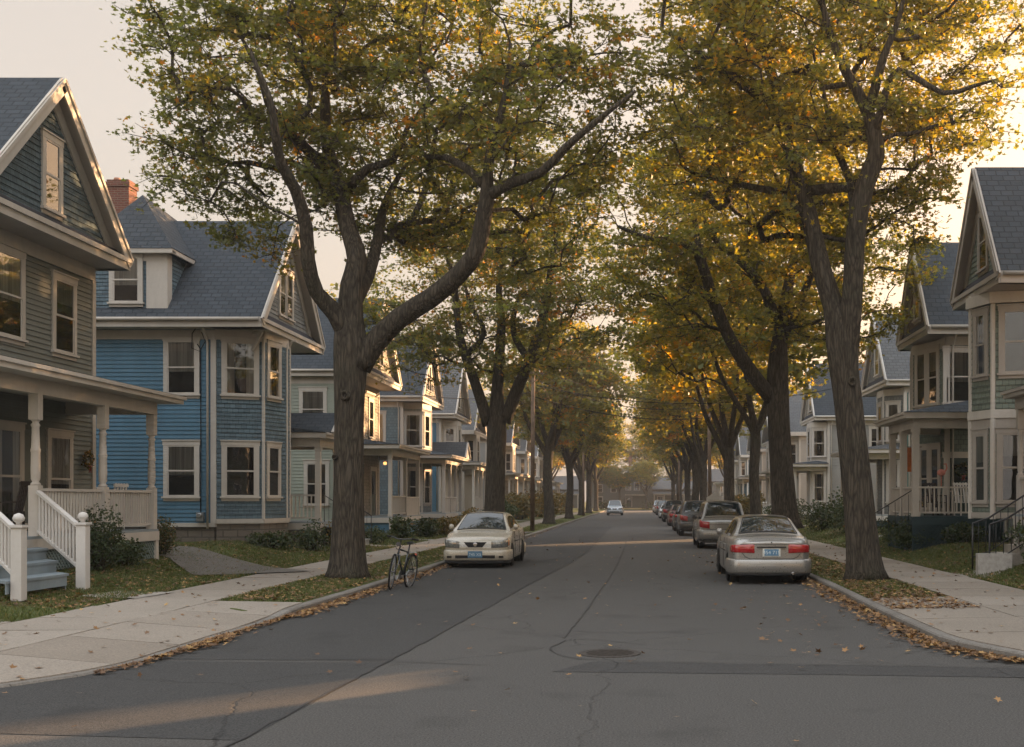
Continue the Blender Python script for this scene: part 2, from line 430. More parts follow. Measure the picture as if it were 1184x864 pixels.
flat_strip('tar_seam', [(-5.2, 58.5), (-2, 58.1), (.5, 58.5), (3.6, 58.2)], .06, .009, TAR)

# land on both sides: a ruled sheet from the kerb outwards
def land(side):
    Ys = list(np.arange(NEAR_L if side < 0 else NEAR_R, 30, .5)) + list(np.arange(30, 80, 1.5)) + list(np.arange(80, FAR-6, 4)) + [FAR-6]
    offs = [.02, .4, .8, 1.2, 1.6, 2, 2.4, 2.8, 3.1, 3.4, 3.8, 4.2, 4.6, 5, 5.5, 6, 6.5, 7, 7.6, 8.5, 10, 12, 16, 24, 60]
    G = []
    for Y in Ys:
        row = []; k = kxl(Y) if side < 0 else kxr(Y); kh = khl(Y) if side < 0 else khr(Y)
        for o in offs:
            X = k+.13+o; z = gz(side*X, Y)
            z = kh-.006+(z-kh)*sst(0, 1.3, o) if o < 1.3 else z
            row.append((side*X, Y, z+.012*math.sin(X*3.1+Y*2.3)*sst(8.6, 9.5, X)))
        if side > 0: row = row[::-1]
        G.append(row[::-1] if side < 0 else row[::-1][::-1][::-1])
    mm = MB(); mm.grid(G if side < 0 else [r for r in G], 0, True)
    # near edge skirt
    r = G[0]; mm.grid([[(x, y, -.05) for x, y, z in r], r], 0, False)
    me = mm.build('lawn', SOIL); struct(me); return me
land(-1); land(1)
for sgn in (-1, 1):   # land beyond the far crossing
    pass
m = MB(); m.face([(-200, 196, .05), (200, 196, .05), (200, 420, .4), (-200, 420, .4)]); struct(m.build('far_lawn', SOIL))
# kerbs, in lengths of granite
KERB = concrete('grey_granite_kerb', (.19, .175, .155))
def tinted(o, per=6):
    me = o.data; n = len(me.polygons); a = me.attributes.new('tint', 'FLOAT', 'FACE')
    rr = np.random.default_rng(n); v = np.repeat(rr.random(n//per+1), per)[:n]; a.data.foreach_set('value', v.astype(np.float32))
def kerb(side):
    mm = MB(); Y = NEAR_L if side < 0 else NEAR_R
    kx = kxl if side < 0 else kxr; kh = khl if side < 0 else khr
    while Y < 186:
        st = .6 if Y < 18 else (1.8 if Y < 60 else 4)
        a, b = Y+.006, Y+st-.006
        xa, xb = side*kx(a), side*kx(b); w = side*.15
        za, zb = kh(a), kh(b); bev = side*.02
        P = []
        for (x, y, z) in ((xa, a, za), (xb, b, zb)):
            P.append([(x, y, -.1), (x, y, z-.02), (x+bev, y, z), (x+w, y, z+.002), (x+w, y, -.1)])
        for k in range(4): mm.face([P[0][k], P[0][k+1], P[1][k+1], P[1][k]])
        mm.face(P[0][::-1]); mm.face(P[1])
        Y += st
    o = mm.build('kerb', KERB); tinted(o, 6); struct(o)
kerb(-1); kerb(1)
# sidewalk slabs
def walk(name, x0, x1, y0, y1, n, hf=gz, lift=.02, seed=1, gap=.012, xa=None, xb=None):
    mm = MB(); rr = random.Random(seed); dy = (y1-y0)/n; off = 0
    for k in range(n):
        a, b = y0+k*dy+gap, y0+(k+1)*dy-gap
        K = 4 if (xa or xb) else 1; sub = [a+(b-a)*q/K for q in range(K+1)]
        pl = [((xa(q) if xa else x0), q) for q in sub]+[((xb(q) if xb else x1), q) for q in sub[::-1]]
        t = [rr.uniform(-.007, .007) for _ in range(4)]; N_ = len(pl)
        top = [(pl[i][0], pl[i][1], hf(*pl[i])+lift+t[min(3, i*4//N_)]*(1 if K == 1 else .3)) for i in range(N_)]
        mm.solid([(p[0], p[1], p[2]-.1) for p in top], (0, 0, .1)) if False else None
        mm.face(top); bt = [(p[0], p[1], p[2]-.12) for p in top]
        for i in range(N_): mm.face([bt[i], bt[(i+1) % N_], top[(i+1) % N_], top[i]])
    o = mm.build(name, CONCRETE); tinted(o, 1+N_); struct(o); return o
walk('sidewalk', -8.45, -6.95, 9.4, 186, 110, seed=1)
def hl(X, Y):
    k = -kxl(Y); o = -(X-k)-.13; kh = khl(Y); z = gz(X, Y)
    return kh-.006+(z-kh)*sst(0, 1.3, o) if o < 1.3 else z
walk('apron', -6.93, -5.6, 8.9, 18.4, 6, hf=hl, seed=2, xb=lambda Y: -(kxl(Y)+.142))
walk('apron', -10, -8.47, 8.5, 15.2, 4, seed=9)
def hr(X, Y):
    k = kxr(Y); o = (X-k)-.13; kh = khr(Y); z = gz(X, Y)
    return kh-.006+(z-kh)*sst(0, 1.3, o) if o < 1.3 else z
walk('sidewalk', 5.35, 7.05, 11.0, 186, 106, hf=hr, seed=3, xa=lambda Y: max(5.35, kxr(Y)+.142), xb=lambda Y: 7.05)
walk('apron', 4.0, 5.33, 12.5, 19.2, 4, hf=hr, seed=4, xa=lambda Y: kxr(Y)+.142, xb=lambda Y: max(5.33, kxr(Y)+.15))
walk('apron', 7.07, 9.2, 9.8, 17.0, 4, seed=8)
# driveway between the two nearest left houses and garden paths
def ribbon(name, line, mat, lift=.018, n=14):
    mm = MB(); G = []
    for i in range(len(line)-1):
        (xa, ya, wa), (xb, yb, wb) = line[i], line[i+1]
        for k in range(n):
            t = k/n; x = xa+(xb-xa)*t; y = ya+(yb-ya)*t; w = wa+(wb-wa)*t
            d = np.array([xb-xa, yb-ya]); d = d/np.linalg.norm(d); nn = np.array([-d[1], d[0]])
            G.append([(x+nn[0]*w*s, y+nn[1]*w*s, gz(x+nn[0]*w*s, y+nn[1]*w*s)+lift) for s in (-.5, -.25, 0, .25, .5)])
    mm.grid(G, 0, False); o = mm.build(name, mat); struct(o); return o
DRIVE = asphalt('old_driveway_asphalt', (.085, .078, .068), (.115, .102, .086))
ribbon('driveway', [(-8.5, 24.9, 2.6), (-10.4, 27.4, 2.0), (-13, 29.6, 2.4), (-24, 30.4, 2.6)], DRIVE, .045)
ribbon('driveway', [(-5.5, 57, 2.6), (-8.5, 57.2, 2.4), (-22, 57.5, 2.6)], DRIVE)
ribbon('path', [(-8.3, 19.4, 1.25), (-9.4, 19.5, 1.2)], CONC_PLAIN, .03)
ribbon('path', [(7.0, 24.2, 1.1), (8.3, 25.8, 1.0), (9.0, 26.4, 1.0)], CONC_PLAIN)
ribbon('path', [(7.0, 41.8, 1.1), (9.4, 41.8, 1.0)], CONC_PLAIN)
ribbon('path', [(-8.4, 40.4, 1.2), (-10.0, 40.0, 1.1)], CONC_PLAIN)
for yy in (46.4, 62, 76, 88): ribbon('path', [(-8.4, yy, 1.1), (-9.9, yy, 1.1)], CONC_PLAIN)
for yy in (59, 77, 94): ribbon('path', [(7.0, yy, 1.1), (9.0, yy, 1.1)], CONC_PLAIN)

# ------------------------------------------------------------------ scattered faces with numpy
def np_mesh(name, verts, quads, mat, tint=None, parent=None, smooth=False, tris=False):
    me = bpy.data.meshes.new(name); k = 3 if tris else 4
    me.vertices.add(len(verts)); me.vertices.foreach_set('co', np.ascontiguousarray(verts, np.float32).ravel())
    nf = len(quads); me.loops.add(nf*k); me.loops.foreach_set('vertex_index', np.ascontiguousarray(quads, np.int32).ravel())
    me.polygons.add(nf); me.polygons.foreach_set('loop_start', np.arange(0, nf*k, k, dtype=np.int32))
    me.polygons.foreach_set('loop_total', np.full(nf, k, np.int32))
    me.materials.append(mat); me.update(calc_edges=True)
    if tint is not None:
        a = me.attributes.new('tint', 'FLOAT', 'FACE'); a.data.foreach_set('value', np.asarray(tint, np.float32))
    o = bpy.data.objects.new(name, me); link(o, parent)
    if parent is not None: KIDS.setdefault(parent.name, []).append(o)
    return o
# lobed leaf: centre, five tips and five notches -> five kites
_t = np.arange(10)*math.pi/5
_r = np.where(np.arange(10) % 2 == 0, 1.0, .42)
_r[0] = 1.15; _r[4] = .8; _r[6] = .8
LEAF5 = np.concatenate([[[0, 0, 0]], np.stack([_r*np.cos(_t), _r*np.sin(_t), .18*(_r-.4)], 1)]).astype(np.float32)
KITE5 = np.array([[0, 1+(2*i+9) % 10, 1+2*i, 1+(2*i+1) % 10] for i in range(5)], np.int32)
LEAF1 = np.array([[-.75, 0, 0], [0, -.6, .1], [1.0, 0, 0], [0, .6, .1]], np.float32); Q1 = np.array([[0, 1, 2, 3]], np.int32)
LEAF2 = np.array([[-.8, 0, 0], [-.1, -.62, .14], [1.0, 0, -.1], [-.1, .62, .14]], np.float32)
Q2T = np.array([[0, 1, 2, 2], [0, 2, 3, 3]], np.int32)
def rand_rot(rng, n, flat=.0):
    """random rotation matrices; flat>0 keeps the normal closer to +z"""
    q = rng.normal(size=(n, 4)); q /= np.linalg.norm(q, axis=1)[:, None]
    if flat > 0:
        az = rng.random(n)*6.283; tl = np.abs(rng.normal(0, flat, n)); ax = rng.random(n)*6.283
        qa = np.stack([np.cos(az/2), 0*az, 0*az, np.sin(az/2)], 1)
        qb = np.stack([np.cos(tl/2), np.cos(ax)*np.sin(tl/2), np.sin(ax)*np.sin(tl/2), 0*tl], 1)
        w1, x1, y1, z1 = qb.T; w2, x2, y2, z2 = qa.T
        q = np.stack([w1*w2-x1*x2-y1*y2-z1*z2, w1*x2+x1*w2+y1*z2-z1*y2, w1*y2-x1*z2+y1*w2+z1*x2, w1*z2+x1*y2-y1*x2+z1*w2], 1)
    w, x, y, z = q.T
    return np.stack([np.stack([1-2*(y*y+z*z), 2*(x*y-z*w), 2*(x*z+y*w)], 1),
                     np.stack([2*(x*y+z*w), 1-2*(x*x+z*z), 2*(y*z-x*w)], 1),
                     np.stack([2*(x*z-y*w), 2*(y*z+x*w), 1-2*(x*x+y*y)], 1)], 1)
def scatter(name, P, size, mat, tint, tmpl='five', parent=None, flat=.0, seed=1):
    rng = np.random.default_rng(seed); n = len(P)
    T, Q = (LEAF5, KITE5) if tmpl == 'five' else (LEAF1, Q1)
    Rm = rand_rot(rng, n, flat); sz = size*(.7+.6*rng.random(n))
    vv = np.einsum('nij,kj->nki', Rm, T)*sz[:, None, None]+np.asarray(P)[:, None, :]
    qq = Q[None]+(np.arange(n)*len(T))[:, None, None]
    return np_mesh(name, vv.reshape(-1, 3), qq.reshape(-1, 4), mat, np.repeat(tint, len(Q)), parent)
def ground_at(X, Y):
    if -kxl(Y)-.13 < X < kxr(Y)+.13:
        if -kxl(Y) < X < kxr(Y): return .006
        return .13
    z = gz(X, Y)
    k = (kxl(Y) if X < 0 else kxr(Y)); kh = khl(Y) if X < 0 else khr(Y); o = abs(X)-k-.13
    if o < 1.3: z = kh-.006+(z-kh)*sst(0, 1.3, o)
    return z
# fallen leaves
rng = np.random.default_rng(5)
P = []
def litter(n, fx, fy):
    for _ in range(n):
        Y = fy(); X = fx(Y)
        if Y < 9.5 and not (-kxl(Y) < X < kxr(Y)) : continue
        P.append((X, Y, ground_at(X, Y)+.022+rng.random()*.02))
# gutters
litter(480, lambda Y: -kxl(Y)+abs(rng.normal(0, .07))+.01, lambda: rng.uniform(11.5, 17.5)); litter(2600, lambda Y: -kxl(Y)+abs(rng.normal(0, .15))+.01, lambda: 17+abs(rng.exponential(12)))
litter(450, lambda Y: -kxl(Y)+abs(rng.normal(0, .12)), lambda: rng.normal(14.0, .4))
litter(2700, lambda Y: kxr(Y)-abs(rng.normal(0, .2)), lambda: 12.3+abs(rng.exponential(13)))
# verges
litter(3000, lambda Y: -kxl(Y)-.15-rng.random()*1.5, lambda: 18.6+abs(rng.exponential(16)))
litter(3300, lambda Y: kxr(Y)+.15+rng.random()*1.35, lambda: 17.2+abs(rng.exponential(10)))
# lawns, walks and road
litter(5200, lambda Y: -8.5-rng.random()*4.5, lambda: 17+abs(rng.exponential(12)))
litter(3600, lambda Y: 7.1+rng.random()*3, lambda: 16+abs(rng.exponential(14)))
litter(420, lambda Y: -8.4+rng.random()*3, lambda: 9.5+rng.random()*40)
litter(500, lambda Y: 3.9+rng.random()*3.2, lambda: 12+rng.random()*40)
litter(260, lambda Y: -kxl(Y)+rng.random()*(kxl(Y)+kxr(Y)), lambda: 6.5+rng.random()*45)
litter(260, lambda Y: kxr(Y)-rng.random()*2.2, lambda: 13+rng.random()*25)
P = np.array(P, np.float32)
tag(scatter('fallen_leaves', P, .044, FALLEN, rng.random(len(P)), 'five', flat=.35, seed=3), 'brown and orange fallen leaves drifted along the kerbs and lawns', 'fallen leaves', kind='stuff')
# grass blades
def grass(name, n, fx, fy, h, seed):
    rng = np.random.default_rng(seed); X = fx(rng, n); Y = fy(rng, n)
    # patchy
    pt = np.sin(X*1.7+Y*.8)+np.sin(X*.6-Y*1.3+1)+np.sin(X*4.1+Y*3.3)*.5
    keep = rng.random(n) < np.clip(.62+.3*pt, .12, 1); X, Y = X[keep], Y[keep]; n = len(X)
    Z = np.array([ground_at(x, y) for x, y in zip(X, Y)])
    a = rng.random(n)*6.283; w = .006+.006*rng.random(n)+.0002*Y; hh = h*(.5+rng.random(n)); le = rng.normal(0, .45, (n, 2))*hh[:, None]
    b0 = np.stack([X-np.cos(a)*w, Y-np.sin(a)*w, Z-.005], 1); b1 = np.stack([X+np.cos(a)*w, Y+np.sin(a)*w, Z-.005], 1)
    tp = np.stack([X+le[:, 0], Y+le[:, 1], Z+hh], 1)
    vv = np.stack([b0, b1, tp], 1).reshape(-1, 3); qq = np.arange(3*n).reshape(-1, 3)
    return np_mesh(name, vv, qq, GRASS, np.clip(rng.normal(.45, .25, n), 0, 1), tris=True)
def offdrive(Y0, Y1): pass
o = grass('grass', 150000, lambda r, n: -8.55-4.4*r.random(n)**1.1, lambda r, n: 14.8+np.minimum(r.exponential(15, n), 70), .05, 11)
tag(o, 'short patchy grass growing on the lawns of the left side', 'grass', kind='stuff')
o = grass('grass', 70000, lambda r, n: -5.6-1.3*r.random(n), lambda r, n: 18.6+np.minimum(r.exponential(15, n), 70), .045, 12)
tag(o, 'thin leaf-strewn grass on the verge under the left trees', 'grass', kind='stuff')
o = grass('grass', 110000, lambda r, n: 7.1+3.2*r.random(n), lambda r, n: 17+np.minimum(r.exponential(14, n), 60), .05, 13)
tag(o, 'short patchy grass growing on the lawns of the right side', 'grass', kind='stuff')
o = grass('grass', 30000, lambda r, n: 3.95+1.35*r.random(n), lambda r, n: 19.3+np.minimum(r.exponential(12, n), 60), .04, 14)
tag(o, 'sparse grass on the verge under the right trees', 'grass', kind='stuff')
# manhole cover
mh = MB(); mh.lathe((-.33, 13.15, 0), [(.36, -.02), (.36, .010), (.345, .014), (.335, .010), (.30, .010)], 32, 0)
for k in range(-4, 5):
    L = math.sqrt(max(0, .28**2-(k*.06)**2)); mh.box(-.33-L, -.33+L, 13.15+k*.06-.012, 13.15+k*.06+.012, .008, .015, 0)
o = mh.build('manhole_cover', plain('rusty_cast_iron', (.052, .045, .039), .8, .3, .3, nz=.4, sc=20))
tag(o, 'round rusty iron manhole cover set in the asphalt near the tar seam', 'manhole cover')
# ------------------------------------------------------------------ houses
def clap(mb, p0, p1, z0, z1, e=.115, t=.024, lim=None, mi=0):
    p0, p1 = Vector((*p0, 0)), Vector((*p1, 0)); d = p1-p0; L = d.length
    if L < .02: return
    d /= L; n = Vector((d.y, -d.x, 0)); z = z0
    while z < z1-1e-4:
        zt = min(z+e, z1)
        a0, a1 = lim(z) if lim else (0, L)
        b0, b1 = lim(zt) if lim else (0, L)
        if a1 <= a0: break
        if b1 < b0: b0 = b1 = (b0+b1)/2
        A0, A1 = p0+d*a0+n*t, p0+d*a1+n*t; B0, B1 = p0+d*b0+n*.001, p0+d*b1+n*.001
        mb.face([(A0.x, A0.y, z), (A1.x, A1.y, z), (B1.x, B1.y, zt), (B0.x, B0.y, zt)], mi)
        C0, C1 = p0+d*a0, p0+d*a1
        mb.face([(C0.x, C0.y, z), (C1.x, C1.y, z), (A1.x, A1.y, z), (A0.x, A0.y, z)], mi)
        z = zt
def window(par, mir, c, n, z0, w, h, trim, lod=0, cur=None, lab=None, seed=0, muntin=False, single=False):
    """c centre on the wall line, n outward (plan), z0 bottom of the opening"""
    nx, ny = n; L = math.hypot(nx, ny); nx, ny = nx/L, ny/L; tx, ty = -ny, nx
    def B(mb, s0, s1, o0, o1, za, zb, mi=0):
        cx = c[0]+tx*(s0+s1)/2+nx*(o0+o1)/2; cy = c[1]+ty*(s0+s1)/2+ny*(o0+o1)/2
        mb.obox((cx, cy, (za+zb)/2), (tx*(s1-s0)/2, ty*(s1-s0)/2, 0), (nx*(o1-o0)/2, ny*(o1-o0)/2, 0), (0, 0, (zb-za)/2), mi)
    hw = w/2; cw = .115; m = MB(mir)
    B(m, -hw-cw, -hw, 0, .055, z0, z0+h); B(m, hw, hw+cw, 0, .055, z0, z0+h)
    B(m, -hw-cw-.02, hw+cw+.02, 0, .06, z0+h, z0+h+.13)
    B(m, -hw-cw-.04, hw+cw+.04, 0, .085, z0+h+.131, z0+h+.165)
    B(m, -hw-cw-.04, hw+cw+.04, 0, .10, z0-.055, z0-.001)
    if lod < 2: B(m, -hw-cw, hw+cw, 0, .04, z0-.14, z0-.056)
    wo = m.build('window', trim, par, lab)
    s = MB(mir); zm = z0+h*.5; q = .045
    for (a, b, o) in ((z0, zm+.02, .036), (zm-.02, z0+h, .046)):
        if single and a == z0: a, b = z0, z0+h
        elif single: continue
        B(s, -hw, -hw+q, .0255, o+.006, a, b); B(s, hw-q, hw, .0255, o+.006, a, b)
        B(s, -hw+q, hw-q, .0255, o+.0055, a, a+q); B(s, -hw+q, hw-q, .0255, o+.0055, b-q, b)
        if muntin: B(s, -.012, .012, .0255, o+.004, a+q, b-q)
    s.build('sash', trim, wo)
    g = MB(mir)
    def Q(mb, s0, s1, o, za, zb, mi=0):
        P = [(s0, za), (s1, za), (s1, zb), (s0, zb)]
        mb.face([(c[0]+tx*a+nx*o, c[1]+ty*a+ny*o, b) for a, b in P], mi)
    Q(g, -hw+.001, hw-.001, .034, z0, z0+h); g.build('pane', GLASS, wo)
    b_ = MB(mir); Q(b_, -hw+.002, hw-.002, .0265, z0, z0+h, 0); b_.build('shade_backing', SHADE_BACK, wo)  # dark sheet on the wall, coloured like an unlit room
    if cur is None: cur = (0, 1, 2, 3, 1, 2)[seed % 6]
    if cur and lod < 3:
        k = MB(mir)
        if cur == 1:
            Q(k, -hw+.01, hw-.01, .030, z0+h*(.38+.1*((seed*37) % 5)/5), z0+h)
            k.build('curtain', CURTAIN, wo)
        elif cur == 2:
            Q(k, -hw+.01, hw-.01, .030, z0+h*(.5+.2*((seed*13) % 7)/7), z0+h); k.build('blind', CURTAIN2, wo)
        elif cur == 3:
            Q(k, -hw+.01, -hw+w*.3, .030, z0, z0+h); Q(k, hw-w*.3, hw-.01, .030, z0, z0+h); k.build('curtain', CURTAIN, wo)
    return wo
def seg(poly, i, f):
    (x0, y0), (x1, y1) = poly[i], poly[i+1]
    L = math.hypot(x1-x0, y1-y0)
    return (x0+(x1-x0)*f, y0+(y1-y0)*f), ((y1-y0)/L, -(x1-x0)/L)
def turned_post(mb, x, y, z0, z1, fancy=True, w=.075, mi=0):
    if not fancy:
        mb.box(x-w, x+w, y-w, y+w, z0, z1, mi); mb.box(x-w-.02, x+w+.02, y-w-.02, y+w+.02, z0, z0+.12, mi); mb.box(x-w-.02, x+w+.02, y-w-.02, y+w+.02, z1-.12, z1-.003, mi); return
    r = w
    mb.box(x-r, x+r, y-r, y+r, z0, z0+.95, mi); mb.box(x-r, x+r, y-r, y+r, z1-.48, z1, mi)
    h0, h1 = z0+.95, z1-.48; H = h1-h0
    mb.lathe((x, y, h0), [(r*.95, 0), (r*1.0, .03), (r*.62, .07), (r*.9, .12), (r*.95, H*.25), (r*.88, H*.5), (r*.98, H*.52), (r*.98, H*.55), (r*.85, H*.57), (r*.72, H-.14), (r*.95, H-.1), (r*.6, H-.05), (r*.95, H)], 12, mi)
def rail(mb, p, q, z0, z1, gap=.115, bw=.036, mi=0, ends=.09, dz0=0, dz1=0):
    """balustrade from p to q (plan) with slope dz"""
    p, q = Vector((*p, 0)), Vector((*q, 0)); d = q-p; L = d.length; d /= L
    a, b = p+d*ends, q-d*ends
    za0 = z0+dz0; zb0 = z0+dz1; za1 = z1+dz0; zb1 = z1+dz1
    mb.bar((a.x, a.y, za0+.12), (b.x, b.y, zb0+.12), .055, .05, mi)
    mb.bar((a.x, a.y, za1-.03), (b.x, b.y, zb1-.03), .085, .055, mi)
    n = max(2, int((L-2*ends)/gap))
    for i in range(n):
        t = (i+.5)/n; c = a+(b-a)*t; lo = za0+.12+(zb0-za0)*t; hi = za1-.04+(zb1-za1)*t
        mb.box(c.x-bw/2, c.x+bw/2, c.y-bw/2, c.y+bw/2, lo, hi, mi)
def lattice(mb, p, q, z0, z1, mi=0, gap=.11):
    p, q = Vector((*p, 0)), Vector((*q, 0)); d = q-p; L = d.length; d /= L; n = Vector((d.y, -d.x, 0)); H = z1-z0
    k = -H
    while k < L:
        for sg in (0, 1):
            s0, s1 = (k, k+H)
            a, b = max(0, s0), min(L, s1)
            if b-a < .02: continue
            za, zb = (a-k), (b-k)
            if sg: za, zb = H-za, H-zb
            A = p+d*a+n*(.012*sg); Bq = p+d*b+n*(.012*sg)
            mb.bar((A.x, A.y, z0+za), (Bq.x, Bq.y, z0+zb), .022, .034, mi, up=n if False else (0, 0, 1))
        k += gap

def house(name, label, side, X0, Yc, W, D, E, Pk, of, wallm, gablem, sidem, trim, roofm, base=.45, fz=1.05,
          ovh=.3, lod=0, bays=(), wins=(), gwin=(1, .62, 1.5, 8.0), pent=.5, chimney=None, dormer=None, porch=None, expo=.115, gx=None, corner=True, gut=True, group='two-storey wooden houses lining the street', door=None, fascia=.30, gcur=None):
    """lx towards the street, ly along it. side -1 = left of the street"""
    mir = 1 if side < 0 else -1
    root = thing(name, label, 'house', (X0, Yc, 0), 0, group)
    h = W/2; gx = 0 if gx is None else gx; Et = E-.32
    ex = expo
    # walls
    m = MB(mir)
    mS = MB(mir)
    clap(m, (0, -h), (0, h), base+.35, Et+.02, ex)
    clap(mS, (-D, -h), (0, -h), base+.35, Et+.02, ex)
    clap(m, (0, h), (-D, h), base+.35, Et+.02, ex)
    clap(m, (-D, h), (-D, -h), base+.35, Pk-.3, .3, lim=lambda z: (0, W) if z < E else ((z-E)/(Pk-E)*h, W-(z-E)/(Pk-E)*h))
    m.build('wall', wallm, root); mS.build('side_wall', sidem, root)
    f = MB(mir); f.prism([(-D+.04, -h+.05), (-.04, -h+.05), (-.04, h-.05), (-D+.04, h-.05)], -.1, base+.33); f.build('foundation', STONE, root)
    t = MB(mir)   # trim: water table, corner boards, frieze
    for (a, b) in (((-D, -h), (0, -h)), ((0, -h), (0, h)), ((0, h), (-D, h))):
        A, B_ = Vector((*a, 0)), Vector((*b, 0)); d = (B_-A).normalized(); n = Vector((d.y, -d.x, 0))
        L = (B_-A).length
        for (za, zb, o) in ((base+.30, base+.42, .035), (Et-.28, Et, .03)):
            c = (A+B_)/2+n*(o/2); t.obox((c.x, c.y, (za+zb)/2), d*(L/2), n*(o/2), (0, 0, (zb-za)/2))
    if corner:
        for (cx, cy) in ((0, -h), (0, h)):
            sx = .05; sy = .05*(1 if cy > 0 else -1)
            t.box(cx-.12, cx+.042, cy-sy*1.2 if False else cy-sy*2.4, cy+sy*.84, base+.42, Et-.28)
    t.build('corner_trim', trim, root)
    # roof
    r = MB(mir); s = (Pk-E)/(h+ovh); th = .13
    yE = h+ovh; x0, x1 = -D-ovh, of
    for sg in (-1, 1):
        a = [(x0, 0, Pk), (x1, 0, Pk), (x1, sg*yE, E), (x0, sg*yE, E)]
        if sg < 0: a = a[::-1]
        r.face(a if sg > 0 else a); 
    ro = r.build('roof', roofm, root)
    u = MB(mir)
    nrm = Vector((0, s, 1)).normalized()
    for sg in (-1, 1):   # underside and edges
        dz = -.05
        u.solid([(x0, 0, Pk-.006), (x1, 0, Pk-.006), (x1, sg*yE, E-.006), (x0, sg*yE, E-.006)], (0, 0, -th))
        # rake boards on the street gable
        zc = .17 if lod < 2 else .15
        A = (x1+.025, 0, Pk-.16); Bq = (x1+.025, sg*(yE+.01), E-.16)
        u.bar(A, Bq, .05, .30)
        A = (x1+.055, 0, Pk-.045); Bq = (x1+.055, sg*(yE+.02), E-.045); u.bar(A, Bq, .06, .075)
        # wide frieze under the rake
        A = (gx+.03, 0, Pk-.42); Bq = (gx+.03, sg*(yE-.42), E-.42+.42*s); u.bar(A, Bq, .05, .26)
    # front cornice: soffit box, fascia, crown
    if of > .15:
        u.box(0.002, of-.03, -yE+.02, yE-.02, E-.30, E-.16)
        u.box(of-.03, of+.02, -yE+.01, yE-.01, E-.30, E-.03)
        u.box(of+.021, of+.07, -yE-.01, yE+.01, E-.13, E-.02)
        u.box(.002, .05, -h+.0, h-.0, E-.62, E-.302)
    for sg in (-1, 1):
        u.box(x0, of-.031, sg*(h+.001), sg*(yE-.03), E-.30, E-.20)
        u.box(x0, of-.031, sg*(yE-.029), sg*(yE+.01), E-.30, E-.06)
    u.build('cornice', trim, root)
    if gut:
        g = MB(mir)
        for sg in (-1, 1):
            P = [(x0, sg*(yE+.07), E-.07), (x1-.08, sg*(yE+.07), E-.075)]; g.tube(P, .055, 8)
        g.tube([(-.25, -yE-.03, E-.12), (-.22, -h-.10, E-.55), (-.2, -h-.075, E-.7), (-.2, -h-.075, base+.25)], .035, 8)
        g.build('gutter', trim, root)
    # street gable
    gm = MB(mir); hg = h+ovh-.12
    zb = E-.05+(pent if pent else 0)
    clap(gm, (gx, -hg), (gx, hg), E-.1, Pk-.15, .13 if lod < 2 else .26, .022, lim=lambda z: ((z-E)/(Pk-E)*(h+ovh)-.12 if z > E else 0, 2*hg-((z-E)/(Pk-E)*(h+ovh)-.12 if z > E else 0)))
    gm.build('gable', gablem, root)
    if pent and of > .3:
        p = MB(mir); p.solid([(of-.02, -yE+.12, E-.02), (of-.02, yE-.12, E-.02), (gx+.01, yE-.12-pent/s*.9, E+pent), (gx+.01, -yE+.12+pent/s*.9, E+pent)], (0, 0, -.06)); p.build('pent_roof', SLATE_DARK, root)
    # attic windows
    n, ww, hh, zz = gwin
    for k in range(n):
        window(root, mir, (gx, (k-(n-1)/2)*(ww+.16)), (1, 0), zz, ww, hh, trim, lod, seed=k+int(Yc), cur=(gcur if gcur else (2 if k else 1)))
    # bays
    for bi, (poly, z0, z1, mat, bw) in enumerate(bays):
        b = MB(mir)
        for i in range(len(poly)-1): clap(b, poly[i], poly[i+1], z0, z1, ex)
        bo = b.build('bay', mat, root)
        tb = MB(mir)
        for i in range(len(poly)-1):
            A, B_ = Vector((*poly[i], 0)), Vector((*poly[i+1], 0)); d = (B_-A); L = d.length; d /= L; nn = Vector((d.y, -d.x, 0))
            for (za, zb_, o) in ((z1-.30, z1, .03), (z0-.02, z0+.12, .035)):
                c = (A+B_)/2+nn*(o/2); tb.obox((c.x, c.y, (za+zb_)/2), d*(L/2), nn*(o/2), (0, 0, (zb_-za)/2))
        for i in range(1, len(poly)-1): tb.tube([(*poly[i], z0+.1), (*poly[i], z1-.2)], .055, 6, smooth=False)
        tb.build('trim', trim, bo)
        cap = MB(mir); cap.prism(poly, z0-.04, z0+.0); cap.prism(poly, z1-.005, z1+.02); cap.build('bay_cap', trim, bo)
        if z0 < base+.6:
            fb = MB(mir); cx_ = sum(p[0] for p in poly)/len(poly); cy_ = sum(p[1] for p in poly)/len(poly)
            fb.prism([(cx_+(p[0]-cx_)*.97, cy_+(p[1]-cy_)*.97) for p in poly], -.1, z0-.045); fb.build('bay_foundation', STONE, bo)
        for wi, (i, fr, zz, ww, hh) in enumerate(bw):
            c, nn = seg(poly, i, fr); window(root, mir, c, nn, zz, ww, hh, trim, lod, seed=bi*7+wi*3+int(Yc))
    for wi, (c, nn, zz, ww, hh, *cu) in enumerate(wins):
        window(root, mir, c, nn, zz, ww, hh, trim, lod, seed=wi*5+int(Yc), cur=cu[0] if cu else None)
    if chimney:
        cx, cy, zt, cw = chimney; c = MB(mir)
        c.box(cx-cw/2, cx+cw/2, cy-.3, cy+.3, E, zt-.22); c.box(cx-cw/2-.04, cx+cw/2+.04, cy-.34, cy+.34, zt-.22, zt-.08); c.box(cx-cw/2, cx+cw/2, cy-.3, cy+.3, zt-.08, zt)
        co = c.build('chimney', BRICK, ro)
        fl = MB(mir); fl.lathe((cx-.15, cy, zt), [(.11, 0), (.11, .12), (.09, .13), (.085, .02)], 12); fl.build('flue', plain('terracotta_flue', (.3, .15, .09)), co)
